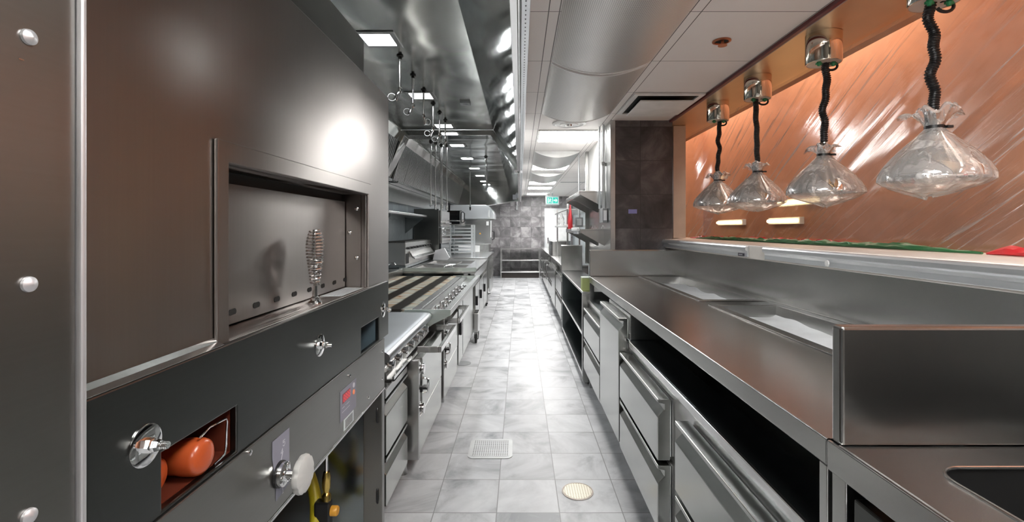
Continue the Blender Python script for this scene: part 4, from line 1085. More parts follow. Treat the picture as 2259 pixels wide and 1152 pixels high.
m.build('opening_reveal', 'oven', ov)
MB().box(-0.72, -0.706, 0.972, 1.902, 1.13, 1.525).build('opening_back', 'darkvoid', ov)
m = MB()
for (x, y, z, ax) in ((-0.648, 1.8895, 1.455, 'y'), (-0.648, 1.8895, 1.26, 'y'), (-0.676, 1.8895, 1.36, 'y')):
    m.lathe([(0.008, -0.0005), (0.008, -0.003), (0.004, -0.006), (0, -0.0065)], (x, y, z), ax, 12)
m.build('rivets', 'chrome', ov, smooth=True)
MB().box(-0.705, -0.6005, 0.986, 1.888, 1.131, 1.1435).build('sill', 'oven', ov, bevel=0.001)
# front band with two slots
s1 = (0.778, 0.984, 0.915, 1.009); s2 = (1.755, 1.975, 0.915, 1.009)
MB().slab('x', -0.60, -0.585, 0.6405, 2.118, 0.907, 1.144, [s1, s2]).build('front_band', 'oven_dark', ov, bevel=0.003)
MB().prism([(-0.6095, 1.1445), (-0.6095, 1.158), (-0.600, 1.150), (-0.586, 1.1445)], 'y', 0.6405, 0.9465).build('weld_strip', 'bright', ov, bevel=0.001)
for (a, b, c, d), mt in ((s1, 'redreflect'), (s2, 'bluegrey')):
    m = MB()
    m.box(-0.72, -0.6005, a-0.01, a-0.001, c-0.01, d+0.01).box(-0.72, -0.6005, b+0.001, b+0.01, c-0.01, d+0.01)
    m.box(-0.72, -0.6005, a-0.01, b+0.01, c-0.01, c-0.001).box(-0.72, -0.6005, a-0.01, b+0.01, d+0.001, d+0.01)
    m.box(-0.73, -0.72, a-0.01, b+0.01, c-0.01, d+0.01)
    sl = m.build('slot_lining', mt, ov)
for bx, by in ((-0.598, 0.887), (-0.632, 0.812)):
    m = MB().lathe([(0.0, -0.08), (0.030, -0.08), (0.032, -0.03), (0.0335, -0.02), (0.0335, 0.0), (0.031, 0.008), (0.024, 0.013), (0.010, 0.0145), (0.0, 0.0145)], (bx, by, 0.950), 'x', 32)
    m.build('burner_knob', 'orange', ov, smooth=True)
MB().tube([(-0.592, 0.878, 0.988), (-0.590, 0.905, 0.998), (-0.590, 0.955, 0.994), (-0.592, 0.962, 0.985), (-0.594, 0.962, 0.935), (-0.590, 0.950, 0.924), (-0.588, 0.915, 0.921)], 0.0021, 8).build('wire_bail', 'chrome', ov, smooth=True)
# studs with big washers
for k, (y, z) in enumerate(((0.743, 1.037), (1.39, 1.035), (2.034, 1.030))):
    st = MB().lathe([(0.0325, 0.0005), (0.0325, 0.002), (0.030, 0.0028), (0.012, 0.003)], (-0.585, y, z), 'x', 36).build('washer', 'chrome', ov, smooth=True)
    m = MB().lathe([(0.0115, 0.003), (0.0115, 0.012), (0.010, 0.013)], (-0.585, y, z), 'x', 6)
    m.lathe([(0.009, 0.013), (0.0095, 0.018), (0.008, 0.024)], (-0.585, y, z), 'x', 6)
    m.tube([(-0.585+0.012+0.0015*i, y, z) for i in range(17)], [0.0062 if i % 2 else 0.0055 for i in range(17)], 12)
    m.build('stud', 'chrome', st, smooth=True)
# control panel
cp = MB().box(-0.60, -0.580, 0.60, 2.04, 0.700, 0.9065).build('control_panel', 'oven_ctrl', ov, bevel=0.002)
MB().box(-0.625, -0.5775, 0.60, 2.04, 0.690, 0.6995).build('panel_lip', 'bright', cp, bevel=0.002)
m = MB()
for y, z in ((2.0, 0.86), (2.0, 0.745), (1.62, 0.875), (1.30, 0.72), (1.02, 0.895), (1.82, 0.73), (0.72, 0.80)):
    m.lathe([(0.0065, 0.0), (0.006, 0.003), (0.0, 0.0045)], (-0.5798, y, z), 'x', 10)
m.build('screws', 'chrome', cp, smooth=True)
# gauge plate and cast hand knob
g = MB().prism([(1.113, 0.876), (1.194, 0.876), (1.194, 0.737), (1.13, 0.728), (1.13, 0.765), (1.113, 0.835)], 'x', -0.5795, -0.5785).build('gauge_plate', 'labelgrey', ov)
m = MB()
cyx, czx = 1.17, 0.79
for k, ch in enumerate('54321'):
    a = R(78-k*34); cx, cz = cyx+0.0-0.052*math.cos(a)*0.35, czx+0.062*math.sin(a)
    rows = FONT[ch].split()
    for j, row in enumerate(rows):
        for i, c in enumerate(row):
            if c == '1':
                y = cx+(i-2)*0.0022; z = cz+(3-j)*0.0022
                m.box(-0.5783, -0.5780, y-0.0011, y+0.0011, z-0.0011, z+0.0011)
pts = [(-0.5782, cyx-0.02*math.cos(R(a)), czx+0.045*math.sin(R(a))) for a in range(-60, 61, 10)]
m.tube(pts, 0.0008, 4)
m.build('gauge_numbers', 'inkgrey', g)
kn = MB().lathe([(0.031, 0.0), (0.031, 0.006)], (-0.5795, 1.145, 0.785), 'x', 32).build('knob_gasket', 'black', ov)
m = MB().lathe([(0.028, 0.0065), (0.028, 0.015), (0.024, 0.017), (0.012, 0.0175), (0.011, 0.05)], (-0.5795, 1.145, 0.785), 'x', 36)
m.build('knob_flange', 'chrome', kn, smooth=True)
m = MB()
for a in (60, 180, 300):
    m.lathe([(0.0055, 0.015), (0.005, 0.019), (0.0, 0.020)], (-0.5795, 1.145+0.021*math.cos(R(a)), 0.785+0.021*math.sin(R(a))), 'x', 12)
m.build('flange_screws', 'chrome', kn, smooth=True)
V = []; F = []; seg = 72
prof = [(0.0, 0.048), (0.016, 0.048), (0.036, 0.046), (0.043, 0.050), (0.0455, 0.057), (0.044, 0.064), (0.036, 0.069), (0.016, 0.071), (0.0, 0.071)]
for j, (r, h) in enumerate(prof):
    for k in range(seg):
        th = 2*PI*k/seg
        rr = r*(1-0.07*max(0, math.cos(7*th))**3*(1 if r > 0.03 else 0))
        V.append((-0.5795+h, 1.145+rr*math.cos(th), 0.785+rr*math.sin(th)))
for j in range(len(prof)-1):
    for k in range(seg):
        l = (k+1) % seg; F.append((j*seg+k, j*seg+l, (j+1)*seg+l, (j+1)*seg+k))
MB().add(V, F).build('hand_knob', 'knobplastic', kn, smooth=True)
# digital display
dp = MB().box(-0.5798, -0.5785, 1.534, 1.682, 0.748, 0.848).build('display_plate', 'labelgrey', ov, bevel=0.0003)
m = MB()
rows = [f for f in (FONT['8'],)*4]
for k in range(4):
    for j, row in enumerate(FONT['8'].split()):
        for i, c in enumerate(row):
            if c == '1':
                y = 1.560+k*0.0165+i*0.0028; z = 0.828-j*0.0034
                m.box(-0.5782, -0.5779, y-0.0014, y+0.0012, z-0.0016, z+0.0013)
MB().box(-0.5784, -0.5782, 1.550, 1.622, 0.803, 0.834).build('display_window', 'displayred', dp)
m.build('display_digits', 'redglow', dp)
MB().lathe([(0.0085, 0.0), (0.0085, 0.002), (0.006, 0.003)], (-0.5785, 1.655, 0.808), 'x', 18).build('red_button', 'buttonglow', dp, smooth=True)
MB().lathe([(0.0085, 0.0), (0.0085, 0.002), (0.006, 0.003)], (-0.5785, 1.655, 0.832), 'x', 18).build('pale_button', 'inkgrey', dp, smooth=True)
m = MB()
for (y0, L, z) in ((1.548, 0.022, 0.789), (1.578, 0.006, 0.790), (1.588, 0.026, 0.789), (1.548, 0.07, 0.775)):
    m.box(-0.5783, -0.5781, y0, y0+L, z, z+0.0022)
m.build('display_print', 'inkgrey', dp)
bl = MB().box(-0.5798, -0.5784, 1.565, 1.655, 0.709, 0.7455).build('barcode_label', 'labelwhite', ov)
m = MB()
for k in range(7): m.box(-0.5783, -0.5781, 1.575, 1.645, 0.713+k*0.0042, 0.7152+k*0.0042)
m.build('label_lines', 'ink', bl)
# warning sticker on the sill
sb_ = MB().box(-0.685, -0.612, 1.63, 1.87, 1.1436, 1.1442).build('sill_sticker', 'labelwhite', ov)
m = MB()
for k in range(6): m.box(-0.68+k*0.011, -0.675+k*0.011, 1.65, 1.85, 1.1443, 1.1446)
m.build('sticker_lines', 'inkgrey', sb_)
# spring handle
hb = MB().lathe([(0.020, 0.0), (0.020, 0.004), (0.013, 0.010), (0.013, 0.018), (0.008, 0.022), (0.0065, 0.055)], (-0.635, 1.475, 1.144), seg=24).build('handle_base', 'chrome', ov, smooth=True)
MB().tube([(-0.635, 1.475, 1.19), (-0.635, 1.475, 1.372)], 0.005, 10).build('handle_rod', 'steel', hb, smooth=True)
pts = []; turns = 17
for i in range(turns*18+1):
    u = i/(turns*18); th = 2*PI*turns*u
    r = 0.009+0.0145*math.sin(PI*min(1, (u*0.96)**1.7+0.0))**0.8 + 0.003*(1-u)
    pts.append((-0.635+r*math.cos(th), 1.475+r*math.sin(th), 1.203+0.168*u))
MB().tube(pts, 0.0033, 8).build('spring_grip', 'bright', hb, smooth=True)
# body, casing, legs, underside
MB().box(-1.5, -0.722, 0.66, 2.20, 0.70, 1.98).build('body', 'oven', ov, bevel=0.004)
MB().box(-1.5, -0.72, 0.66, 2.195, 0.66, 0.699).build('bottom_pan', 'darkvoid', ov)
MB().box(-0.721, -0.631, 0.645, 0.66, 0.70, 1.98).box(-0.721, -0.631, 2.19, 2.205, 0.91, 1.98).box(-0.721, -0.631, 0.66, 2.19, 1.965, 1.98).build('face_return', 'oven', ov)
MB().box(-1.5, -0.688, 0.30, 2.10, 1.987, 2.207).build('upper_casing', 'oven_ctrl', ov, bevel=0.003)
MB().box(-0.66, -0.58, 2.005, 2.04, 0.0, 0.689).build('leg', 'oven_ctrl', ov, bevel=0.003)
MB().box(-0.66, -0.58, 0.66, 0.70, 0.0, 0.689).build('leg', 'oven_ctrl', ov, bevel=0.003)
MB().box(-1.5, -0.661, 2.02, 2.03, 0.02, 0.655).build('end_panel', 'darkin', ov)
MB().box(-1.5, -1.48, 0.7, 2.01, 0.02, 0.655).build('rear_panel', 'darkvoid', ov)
for z in (0.62, 0.28):
    MB().tube([(-0.60, 2.004, z), (-0.60, 1.996, z-0.01), (-0.60, 1.996, z-0.05), (-0.60, 2.004, z-0.06)], 0.004, 8).build('latch', 'black', ov, smooth=True)
# side casing nearest the viewer
cs = thing('steel_column', 'tall steel end casing with bolt heads at the left edge of the photo', 'steel casing', (-0.7, 0.45, 0))
MB().box(-1.2, -0.585, 0.25, 0.6255, 0.0, 2.30).build('casing', 'oven_ctrl', cs)
MB().box(-0.60, -0.577, 0.627, 0.6355, 0.0, 2.30).build('edge_trim', 'trimbright', cs, bevel=0.003, seg=3)
for z in (1.603, 1.309, 1.033, 0.74):
    m = MB().lathe([(0.0095, 0.0), (0.009, 0.003), (0.006, 0.0055), (0.0, 0.0068)], (-0.5848, 0.566, z), 'x', 24)
    m.build('bolt', 'trimbright', cs, smooth=True)
MB().box(-0.5848, -0.5843, 0.555, 0.561, 1.573, 1.5745).build('scratch', 'bright', cs)
# yellow hose + valve under the oven
t = thing('gas_hose', 'yellow gas hose with an amber-capped valve in the dark space under the oven', 'gas hose', (-0.78, 1.75, 0))
pts = [(-1.4, 1.55, 0.30), (-1.1, 1.62, 0.10), (-0.9, 1.72, 0.06), (-0.80, 1.80, 0.14), (-0.82, 1.90, 0.32), (-0.95, 1.97, 0.50), (-1.1, 1.98, 0.62)]
def smooth_path(P, n=10):
    P = [Vector(p) for p in P]; out = []
    for i in range(len(P)-1):
        a = P[max(i-1, 0)]; b = P[i]; c = P[i+1]; d = P[min(i+2, len(P)-1)]
        for k in range(n):
            u = k/n
            out.append(0.5*((2*b)+(c-a)*u+(2*a-5*b+4*c-d)*u*u+(3*b-a-3*c+d)*u**3))
    out.append(P[-1]); return out
MB().tube(smooth_path(pts), 0.022, 12).build('hose', 'yellow', t, smooth=True)
MB().tube([(-0.76, 1.87, 0.655), (-0.76, 1.87, 0.42)], 0.006, 8).build('thermocouple', 'chrome', t, smooth=True)
MB().lathe([(0.012, 0.42), (0.016, 0.40), (0.016, 0.36), (0.010, 0.34), (0.018, 0.33), (0.018, 0.29)], (-0.76, 1.87, 0), seg=10).build('brass_valve', 'brass', t, smooth=True)
MB().box(-0.80, -0.74, 1.845, 1.885, 0.17, 0.31).build('valve_body', 'black', t, bevel=0.006)
MB().lathe([(0.019, 0.0), (0.019, 0.022), (0.016, 0.026)], (-0.739, 1.865, 0.27), 'x', 20).build('valve_cap', 'amber', t, smooth=True)
MB().lathe([(0.022, 0.0), (0.022, 0.02), (0.016, 0.026)], (-0.739, 1.865, 0.175), 'x', 20).build('lower_cap', 'yellow', t, smooth=True)

def front_l(name, t, y0, y1, z0, z1, X, mat='drawer'):
    prof = [(X, z1), (X, z1-0.012), (X-0.026, z1-0.018), (X-0.026, z1-0.042), (X, z1-0.068), (X, z0), (X-0.04, z0), (X-0.04, z1)]
    return MB().prism(prof, 'y', y0, y1).build(name, mat, t, bevel=0.002)
def caster(name, t, x, y, r=0.045, z=None):
    c = MB().box(x-0.02, x+0.02, y-0.03, y+0.03, r*2+0.002, r*2+0.012).box(x-0.022, x-0.017, y-0.02, y+0.02, r, r*2+0.003).box(x+0.017, x+0.022, y-0.02, y+0.02, r, r*2+0.003).build(name, 'steel', t, bevel=0.002)
    MB().lathe([(r*0.55, -0.014), (r, -0.012), (r, 0.012), (r*0.55, 0.014)], (x, y, r), 'x', 24).build('wheel', 'rubber', c, smooth=True)
    return c
# --- drawer base next to the oven
t = thing('chef_base', 'two-drawer refrigerated base on casters right beside the oven leg', 'refrigerated base', (-0.9, 2.4, 0))
MB().box(-1.35, -0.645, 2.13, 2.555, 0.12, 0.655).build('body', 'steel_y', t, bevel=0.003)
for z0, z1 in ((0.355, 0.60), (0.125, 0.335)):
    front_l('drawer', t, 2.14, 2.54, z0, z1, -0.60)
MB().box(-0.645, -0.602, 2.14, 2.54, 0.61, 0.655).build('vent_panel', 'steel_y', t, bevel=0.003)
for y in (2.2, 2.47): caster('caster', t, -0.68, y, 0.048)
# --- griddle counter with bullnose and knobs below
t = thing('griddle', 'flat stainless griddle counter with a rounded front edge and chrome knobs below', 'griddle', (-0.95, 2.75, 0.66))
prof = [(-1.40, 0.80), (-0.655, 0.80), (-0.63, 0.797), (-0.612, 0.785), (-0.606, 0.768), (-0.612, 0.752), (-0.635, 0.745), (-1.40, 0.745)]
MB().prism(prof, 'y', 2.225, 3.285).build('top', 'griddle', t, smooth=True)
MB().box(-1.38, -0.70, 2.235, 3.27, 0.662, 0.744).build('body', 'darkin', t)
MB().prism([(-0.699, 0.742), (-0.655, 0.742), (-0.625, 0.68), (-0.625, 0.664), (-0.699, 0.664)], 'y', 2.235, 3.27).build('control_strip', 'steel_y', t)
MB().box(-0.645, -0.590, 2.235, 2.60, 0.657, 0.667).box(-0.60, -0.590, 2.235, 2.60, 0.657, 0.682).build('drip_rail', 'bright', t, bevel=0.001)
def knob(t, x, y, z, r=0.022, L=0.03, mat='chrome', name='knob', skew=0.0):
    return MB().lathe([(r*1.15, 0.0), (r*1.15, 0.004), (r*0.8, 0.006), (r*0.85, L*0.6), (r, L*0.65), (r, L*0.95), (r*0.8, L)], (x, y, z), 'x', 20).build(name, mat, t, smooth=True)
for k in range(7): knob(t, -0.642, 2.32+k*0.14, 0.712, 0.021, 0.034)
# --- side panel + convection ovens with towel rails
def range_oven(y0, y1, lab, rail=True, extra=True):
    t = thing('range_oven', lab, 'range oven', (-0.9, (y0+y1)/2, 0), 'ovens under the cooking line')
    MB().box(-1.35, -0.60, y0+0.03, y1-0.006, 0.14, 0.645 if y0 < 3.2 else 0.74).build('body', 'steel_y', t, bevel=0.003)
    MB().box(-1.30, -0.552, y0, y0+0.028, 0.11, 0.655 if y0 < 3.2 else 0.745).build('side_panel', 'steel_v', t, bevel=0.003)
    MB().box(-0.598, -0.566, y0+0.03, y0+0.12, 0.14, 0.64).build('control_column', 'steel_v', t, bevel=0.002)
    dr = MB().box(-0.598, -0.558, y0+0.125, y1-0.01, 0.33, 0.64).build('door', 'drawer', t, bevel=0.003)
    MB().tube([(-0.557, y0+0.17, 0.42), (-0.535, y0+0.17, 0.43), (-0.535, y0+0.17, 0.50), (-0.557, y0+0.17, 0.51)], 0.007, 8).build('door_handle', 'chrome', dr, smooth=True)
    MB().box(-0.598, -0.560, y0+0.03, y1-0.01, 0.115, 0.322).build('lower_panel', 'drawer', t, bevel=0.003)
    for z in (0.59, 0.37):
        knob(t, -0.5655, y0+0.075, z, 0.030, 0.03, name='dial')
    v = MB().box(-0.5655, -0.545, y0+0.06, y0+0.09, 0.46, 0.49).build('valve', 'black', t, bevel=0.003)
    MB().tube([(-0.545, y0+0.075, 0.475), (-0.52, y0+0.075, 0.475)], 0.004, 6).box(-0.545, -0.52, y0+0.05, y0+0.10, 0.485, 0.492).build('valve_lever', 'black', v)
    if rail:
        r = MB().box(-0.475, -0.455, y0+0.16, y1+0.0, 0.655, 0.692).box(-0.597, -0.475, y0+0.16, y0+0.172, 0.655, 0.692).box(-0.597, -0.475, y1-0.012, y1, 0.655, 0.692)
        r.build('towel_rail', 'bright', t, bevel=0.003)
    for y in (y0+0.08, y1-0.08):
        MB().lathe([(0.022, 0.14), (0.022, 0.03), (0.032, 0.0)], (-0.66, y, 0), seg=14).build('foot', 'steel', t, smooth=True)
    return t
range_oven(2.60, 3.40, 'nearest range oven, with two large chrome dials and a box-shaped front rail')
range_oven(3.46, 4.26, 'second range oven, below the near half of the charbroiler')
t = thing('broiler_cabinet', 'plain steel door cabinet below the far half of the charbroiler', 'cabinet', (-0.9, 5.0, 0))
MB().box(-1.35, -0.60, 4.30, 5.62, 0.12, 0.74).build('body', 'steel_y', t, bevel=0.003)
for a, b in ((4.31, 4.60), (4.64, 5.60)):
    dr = MB().box(-0.598, -0.555, a, b, 0.14, 0.72).build('door', 'drawer', t, bevel=0.003)
    if b < 5: MB().box(-0.554, -0.535, 4.36, 4.40, 0.40, 0.56).build('handle', 'black', dr, bevel=0.004)
for y in (4.4, 5.5):
    MB().lathe([(0.022, 0.12), (0.022, 0.03), (0.032, 0.0)], (-0.66, y, 0), seg=14).build('foot', 'steel', t, smooth=True)
# --- charbroiler
cb = thing('charbroiler', 'large charbroiler with rust-streaked grates and a double row of chrome knobs', 'charbroiler', (-0.95, 4.45, 0.765))
MB().box(-1.40, -0.759, 3.31, 5.70, 0.765, 0.778).build('bed', 'darkvoid', cb)
MB().box(-0.758, -0.695, 3.31, 5.70, 0.77, 0.812).box(-0.690, -0.632, 3.31, 5.70, 0.765, 0.803).build('front_ledge', 'steel_y', cb, bevel=0.004)
MB().box(-1.44, -1.405, 3.31, 5.70, 0.765, 0.90).build('rear_ledge', 'steel_y', cb, bevel=0.003)
MB().prism([(-0.630, 0.785), (-0.630, 0.765), (-0.535, 0.750), (-0.535, 0.762)], 'y', 3.33, 5.68).build('knob_tray', 'steel_y', cb)
MB().box(-0.533, -0.482, 3.31, 5.70, 0.768, 0.812).build('front_rail', 'steel_y', cb, bevel=0.006, seg=3)
M['greensteel'] = steel('greenish_mirror_steel', col=(0.74, 0.82, 0.78), rough=0.38, wave=0.004)
for y in (3.295, 5.70):
    MB().prism([(-0.482, 0.814), (-0.482, 0.775), (-0.60, 0.715), (-0.68, 0.66), (-0.80, 0.66), (-0.80, 0.814)], 'y', y, y+0.012).build('end_plate', 'greensteel', cb)
for k in range(7):
    for r_, x in ((0, -0.603), (1, -0.558)):
        y = 3.46+k*0.21+0.10*r_
        b = MB()
        zc = 0.790 if r_ == 0 else 0.782
        b.lathe([(0.021, 0.0), (0.021, 0.006), (0.014, 0.008), (0.015, 0.020), (0.0195, 0.022), (0.0195, 0.034), (0.014, 0.038)], (x, y, zc-0.012), 'z', 20)
        b.build('knob', 'chrome', cb, smooth=True)
# radiants below, grates of thin bars above
for k, (x0, x1, mt) in enumerate(((-0.85, -0.785, 'radiant'), (-1.00, -0.93, 'radiant'), (-1.14, -1.07, 'radiant'), (-1.28, -1.21, 'radiant'), (-1.40, -1.35, 'radiant'))):
    MB().prism([(x0, 0.782), ((x0+x1)/2, 0.796), (x1, 0.782)], 'y', 3.33, 5.68).build('radiant', mt, cb)
gx0, gx1 = -1.40, -0.762
for g in range(5):
    a = 3.325+g*0.472; m = MB(); nb = 24
    for k in range(nb):
        y = a+0.012+k*(0.448/(nb-1))
        m.box(gx0, gx1, y-0.0035, y+0.0035, 0.802, 0.811)
    m.box(gx0, gx0+0.012, a+0.004, a+0.466, 0.800, 0.8085).box(gx1-0.012, gx1, a+0.004, a+0.466, 0.800, 0.8085).box(-1.1, -1.09, a+0.004, a+0.466, 0.7995, 0.804)
    m.build('grate', 'grate', cb)
# --- fryer / sink station
t = thing('fryer_station', 'steel counter with two rectangular sunken wells beyond the charbroiler', 'fryer station', (-0.95, 6.9, 0))
wl = [(-1.38, -0.72, 6.15, 6.75), (-1.38, -0.72, 7.05, 7.75)]
MB().slab('z', 0.835, 0.86, -1.46, -0.545, 5.74, 8.10, wl).build('deck', 'steel', t, bevel=0.003)
for (x0, x1, y0, y1) in wl:
    MB().basin(x0+0.002, x1-0.002, y0+0.002, y1-0.002, 0.68, 0.861, 0.004, 0.02).build('well', 'steel', t)
MB().box(-1.46, -0.53, 5.745, 5.757, 0.861, 0.905).build('near_lip', 'greensteel', t)
MB().prism([(-0.60, 0.834), (-0.546, 0.834), (-0.575, 0.70), (-0.60, 0.70)], 'y', 5.76, 8.08).build('sloping_front', 'steel_v', t)
MB().box(-1.40, -0.60, 5.95, 8.08, 0.12, 0.66).build('body', 'steel_y', t, bevel=0.003)
for k, (a, b) in enumerate(((6.0, 6.6), (6.64, 7.3), (7.34, 8.06))):
    dr = MB().box(-0.598, -0.56, a, b, 0.16, 0.66).build('door', 'drawer', t, bevel=0.003)
    MB().box(-0.559, -0.535, a+0.05, a+0.09, 0.40, 0.52).build('handle', 'black', dr, bevel=0.004)
for yy in (5.76, 5.88): MB().box(-0.67, -0.605, yy, yy+0.04, 0.0, 0.69).build('post', 'steel_v', t, bevel=0.002)
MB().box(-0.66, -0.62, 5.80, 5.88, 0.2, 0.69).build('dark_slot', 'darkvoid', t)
for y in (5.95, 8.0):
    MB().lathe([(0.022, 0.12), (0.032, 0.0)], (-0.66, y, 0), seg=14).build('foot', 'steel', t)
t = thing('grease_cart', 'small steel box on two black casters in front of the fryer station', 'cart', (-0.56, 5.85, 0))
MB().box(-0.60, -0.503, 5.70, 5.98, 0.13, 0.36).build('box', 'steel_v', t, bevel=0.004)
MB().box(-0.55, -0.508, 5.74, 5.94, 0.361, 0.366).build('dark_opening', 'darkvoid', t)
for y in (5.74, 5.94): caster('caster', t, -0.53, y, 0.055)
t = thing('grease_cart', 'second small steel box on the floor farther along the left line', 'cart', (-0.60, 8.6, 0))
MB().box(-0.66, -0.57, 8.45, 8.75, 0.06, 0.30).build('box', 'steel_v', t, bevel=0.004)
for y in (8.5, 8.7): MB().lathe([(0.03, -0.012), (0.03, 0.012)], (-0.60, y, 0.03), 'x', 16).build('wheel', 'rubber', t)
MB().lathe([(0.03, 0.0), (0.035, 0.02), (0.02, 0.04)], (-0.569, 8.6, 0.2), 'x', 14).build('dial', 'chrome', t)
# bent bar and small tap
t = thing('bent_rail', 'thin bent steel bar standing on the near corner of the fryer deck', 'rail', (-0.9, 5.95, 0.86))
MB().tube(smooth_path([(-0.93, 5.85, 0.861), (-0.93, 5.85, 0.915), (-0.90, 5.86, 0.925), (-0.80, 5.95, 0.928), (-0.74, 6.05, 0.95)], 6), 0.009, 8).build('bar', 'chrome', t, smooth=True)
MB().tube([(-0.84, 5.92, 0.861), (-0.84, 5.92, 0.925)], 0.007, 8).build('support', 'chrome', t, smooth=True)
t = thing('small_tap', 'little chrome swan-neck tap at the back of the charbroiler beside the oven', 'tap', (-1.50, 5.6, 0.86))
MB().box(-1.75, -1.462, 5.0, 6.1, 0.80, 0.86).build('base_ledge', 'steel_y', t, bevel=0.003)
MB().tube(smooth_path([(-1.56, 5.60, 0.861), (-1.56, 5.60, 0.93), (-1.53, 5.60, 0.965), (-1.48, 5.60, 0.965), (-1.465, 5.60, 0.945)], 6), [0.010]*24+[0.013]*1, 10).build('spout', 'chrome', t, smooth=True)
MB().tube([(-1.58, 5.60, 0.872), (-1.45, 5.60, 0.875)], 0.006, 8).build('lever', 'black', t, smooth=True)
t = thing('leaning_cover', 'pale folded steel cover leaning at the back of the fryer deck', 'cover', (-1.30, 7.9, 0.861))
MB().prism([(-1.44, 0.862), (-1.40, 1.02), (-1.25, 1.06), (-1.16, 0.90), (-1.20, 0.862)], 'y', 7.86, 7.90).build('sheet', 'trimbright', t, bevel=0.003)
# back shelf block with knobs (steam appliance behind the fryers)
t = thing('back_shelf_burner', 'box-shaped back appliance with a row of small knobs and sloping apron', 'burner unit', (-1.6, 7.0, 0.86))
MB().box(-1.76, -1.48, 6.15, 7.9, 0.90, 1.195).build('body', 'steel', t, bevel=0.004)
MB().box(-1.76, -1.48, 6.16, 7.89, 0.861, 0.899).build('plinth', 'darkin', t)
MB().box(-1.74, -1.52, 6.3, 7.8, 1.196, 1.207).build('burner_tray', 'iron', t)
MB().prism([(-1.479, 1.06), (-1.44, 0.99), (-1.40, 0.97), (-1.40, 0.985), (-1.43, 1.01), (-1.465, 1.075), (-1.479, 1.075)], 'y', 6.35, 7.85).build('apron', 'bright', t, bevel=0.001)
for k in range(9):
    knob(t, -1.479, 6.28+0.19*k, 1.12, 0.017, 0.028, 'black')
MB().box(-1.479, -1.475, 6.18, 6.32, 0.92, 1.05).build('dark_hatch', 'darkvoid', t)
# wall shelf
t = thing('wall_shelf', 'long steel wall shelf with rounded rail on the tiled left wall beyond the oven', 'wall shelf', (-1.65, 6.0, 1.4))
MB().box(-1.798, -1.51, 3.2, 7.6, 1.555, 1.57).build('shelf_plate', 'steel_y', t, bevel=0.003)
MB().tube([(-1.50, 3.2, 1.572), (-1.50, 7.6, 1.572)], 0.020, 12).build('front_rail', 'bright', t, smooth=True)
for y in (3.3, 5.6, 7.45):
    MB().prism([(-1.798, 1.554), (-1.52, 1.554), (-1.52, 1.53), (-1.798, 1.30)], 'y', y, y+0.012).build('bracket', 'darkin', t)
# partition and deck ovens
t = thing('partition', 'tall dark steel partition standing behind the back burner unit', 'partition', (-1.58, 8.0, 0.98))
MB().box(-1.775, -1.36, 7.96, 8.0, 0.87, 1.71).build('panel', 'oven_dark', t, bevel=0.004)
t = thing('line_counter', 'stainless counter continuing the left line below the tray rack', 'counter', (-1.1, 9.2, 0))
MB().box(-1.76, -0.55, 8.12, 10.15, 0.85, 0.885).build('top', 'bright', t, bevel=0.003)
MB().box(-1.74, -0.60, 8.80, 10.1, 0.12, 0.849).build('body', 'steel_y', t, bevel=0.003)
MB().box(-1.74, -0.64, 8.14, 8.79, 0.40, 0.849).build('upper_body', 'steel_y', t, bevel=0.003)
for k in range(3):
    dr = MB().box(-0.598, -0.565, 8.83+k*0.42, 9.22+k*0.42, 0.16, 0.80).build('door', 'steel_v', t, bevel=0.003)
    MB().box(-0.564, -0.545, 8.86+k*0.42, 8.90+k*0.42, 0.45, 0.6).build('handle', 'steel', dr)
for y in (8.9, 10.0): MB().lathe([(0.022, 0.12), (0.032, 0.0)], (-0.66, y, 0), seg=12).build('foot', 'steel', t)
for y in (8.2,): MB().lathe([(0.022, 0.40), (0.022, 0.03), (0.032, 0.0)], (-0.70, y, 0), seg=12).build('foot', 'steel', t)
t = thing('stacked_ovens', 'stacked countertop ovens with chrome knobs and black windows behind the partition', 'oven stack', (-1.5, 8.6, 0.885))
MB().box(-1.74, -1.34, 8.10, 9.0, 0.886, 1.12).build('lower_cabinet', 'darkin', t, bevel=0.004)
b1 = MB().box(-1.74, -1.32, 8.06, 9.0, 1.125, 1.40).build('middle_oven', 'bright', t, bevel=0.006)
MB().box(-1.319, -1.312, 8.22, 8.9, 1.26, 1.385).build('window', 'blackgloss', b1)
for z in (1.36, 1.29): knob(b1, -1.319, 8.14, z, 0.035, 0.05)
b2 = MB().box(-1.74, -1.33, 8.06, 9.0, 1.41, 1.69).build('top_oven', 'bright', t, bevel=0.006)
MB().box(-1.329, -1.28, 8.2, 8.9, 1.47, 1.49).build('shelf_lip', 'bright', b2, bevel=0.003)
MB().box(-1.325, -1.12, 8.5, 8.98, 1.515, 1.53).build('side_shelf', 'bright', t, bevel=0.003)
t = thing('microwave', 'black-sided microwave with silver handle high up over the tray rack', 'microwave', (-1.4, 10.3, 1.49))
MB().box(-1.53, -1.27, 10.0, 10.5, 1.47, 1.76).build('body', 'blackgloss', t, bevel=0.004)
MB().box(-1.268, -1.22, 10.0, 10.5, 1.465, 1.765).build('door', 'bright', t, bevel=0.004)
MB().tube([(-1.20, 9.985, 1.735), (-1.165, 9.985, 1.70), (-1.165, 9.985, 1.53), (-1.20, 9.985, 1.50), (-1.235, 9.985, 1.53), (-1.235, 9.985, 1.70)], 0.012, 8, closed=True).build('handle', 'black', t, smooth=True)
MB().box(-1.78, -1.21, 9.98, 10.52, 1.440, 1.464).build('bracket_shelf', 'steel', t)
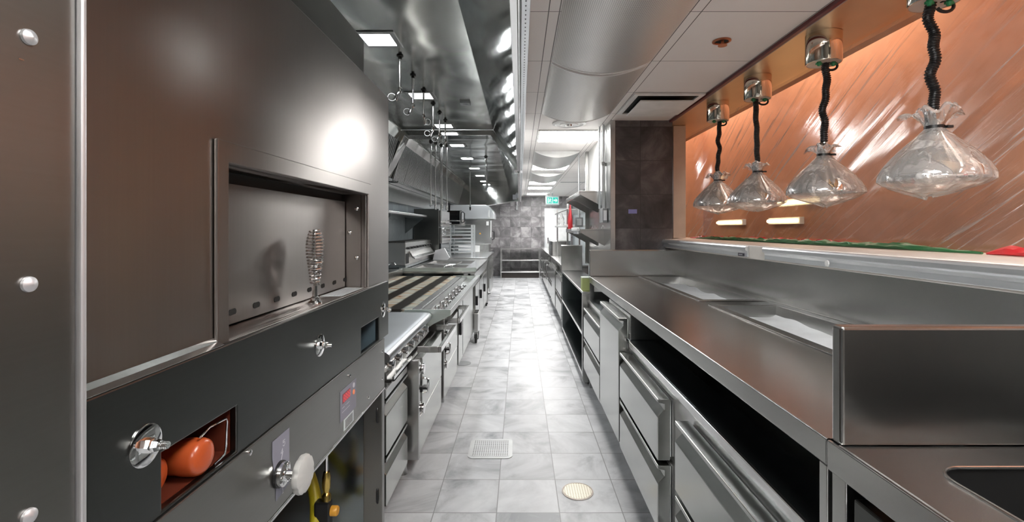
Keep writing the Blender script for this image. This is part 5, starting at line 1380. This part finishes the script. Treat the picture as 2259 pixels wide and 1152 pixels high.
# tray rack
t = thing('tray_rack', 'low aluminium tray rack with stacked shallow trays on the left counter', 'tray rack', (-1.14, 9.3, 0.885))
for x in (-1.34, -0.92):
    for y in (9.12, 9.58):
        MB().box(x-0.018, x+0.018, y-0.018, y+0.018, 0.886, 1.45).build('post', 'alu', t, bevel=0.003)
MB().box(-1.36, -0.90, 9.10, 9.60, 1.451, 1.465).build('top', 'bright', t)
for k in range(8):
    z = 0.92+k*0.065
    MB().box(-1.32, -0.94, 9.12, 9.58, z, z+0.018).build('tray', 'alu', t, bevel=0.002)
MB().box(-1.30, -1.10, 9.105, 9.115, 1.205, 1.235).build('dark_gap', 'brown', t)
# prep table with white sheet
t = thing('prep_table', 'white-topped prep table at the far end of the left line', 'table', (-1.1, 11.4, 0))
MB().box(-1.75, -0.72, 10.25, 13.0, 0.80, 0.83).build('top', 'bright', t, bevel=0.003)
for x in (-1.70, -0.77):
    for y in (10.3, 11.6, 12.9):
        MB().tube([(x, y, 0.0), (x, y, 0.799)], 0.024, 12).build('leg', 'steel', t, smooth=True)
MB().box(-1.70, -0.76, 10.3, 12.95, 0.25, 0.27).build('lower_shelf', 'steel', t, bevel=0.002)
tag(MB().prism([(-1.45, 0.831), (-0.95, 0.831), (-0.95, 0.98), (-1.45, 1.0)], 'y', 11.2, 11.25).build('white_board', 'whiteplastic', loc=(-1.2, 11.2, 0.83), bevel=0.003), 'white board leaning behind the tray rack on the prep table', 'board')
# large pale steel machine with rounded hood
t = thing('dishwasher', 'tall pale steel machine with a rounded hood at the far left end', 'machine', (-1.2, 12.3, 0.83))
MB().box(-1.75, -0.72, 11.9, 12.8, 0.99, 1.61).build('body', 'bright', t, bevel=0.008)
MB().box(-1.70, -0.78, 11.95, 12.75, 0.832, 0.988).build('base', 'steel', t, bevel=0.004)
prof = [(-1.75, 1.62), (-0.64, 1.62), (-0.645, 1.74), (-0.68, 1.84), (-0.76, 1.93), (-0.86, 1.975), (-1.75, 1.975)]
MB().prism(prof, 'y', 11.9, 12.8).build('rounded_hood', 'alu', t, bevel=0.01)
MB().box(-0.735, -0.715, 11.88, 11.899, 1.16, 1.58).build('side_strip', 'whiteplastic', t, bevel=0.003)
MB().box(-0.80, -0.76, 11.87, 11.899, 1.66, 1.84).build('lever', 'whiteplastic', t, bevel=0.003)
MB().box(-0.84, -0.78, 11.88, 11.899, 1.46, 1.56).build('switch', 'whiteplastic', t, bevel=0.003)
MB().prism([(-1.02, 1.24), (-0.97, 1.24), (-0.995, 1.285)], 'y', 11.893, 11.899).build('warning_triangle', 'amber', t)
MB().tube([(-0.70, 12.0, 1.10), (-0.655, 12.0, 1.12), (-0.655, 12.0, 1.30), (-0.70, 12.0, 1.32)], 0.014, 8).build('door_handle', 'black', t, smooth=True)
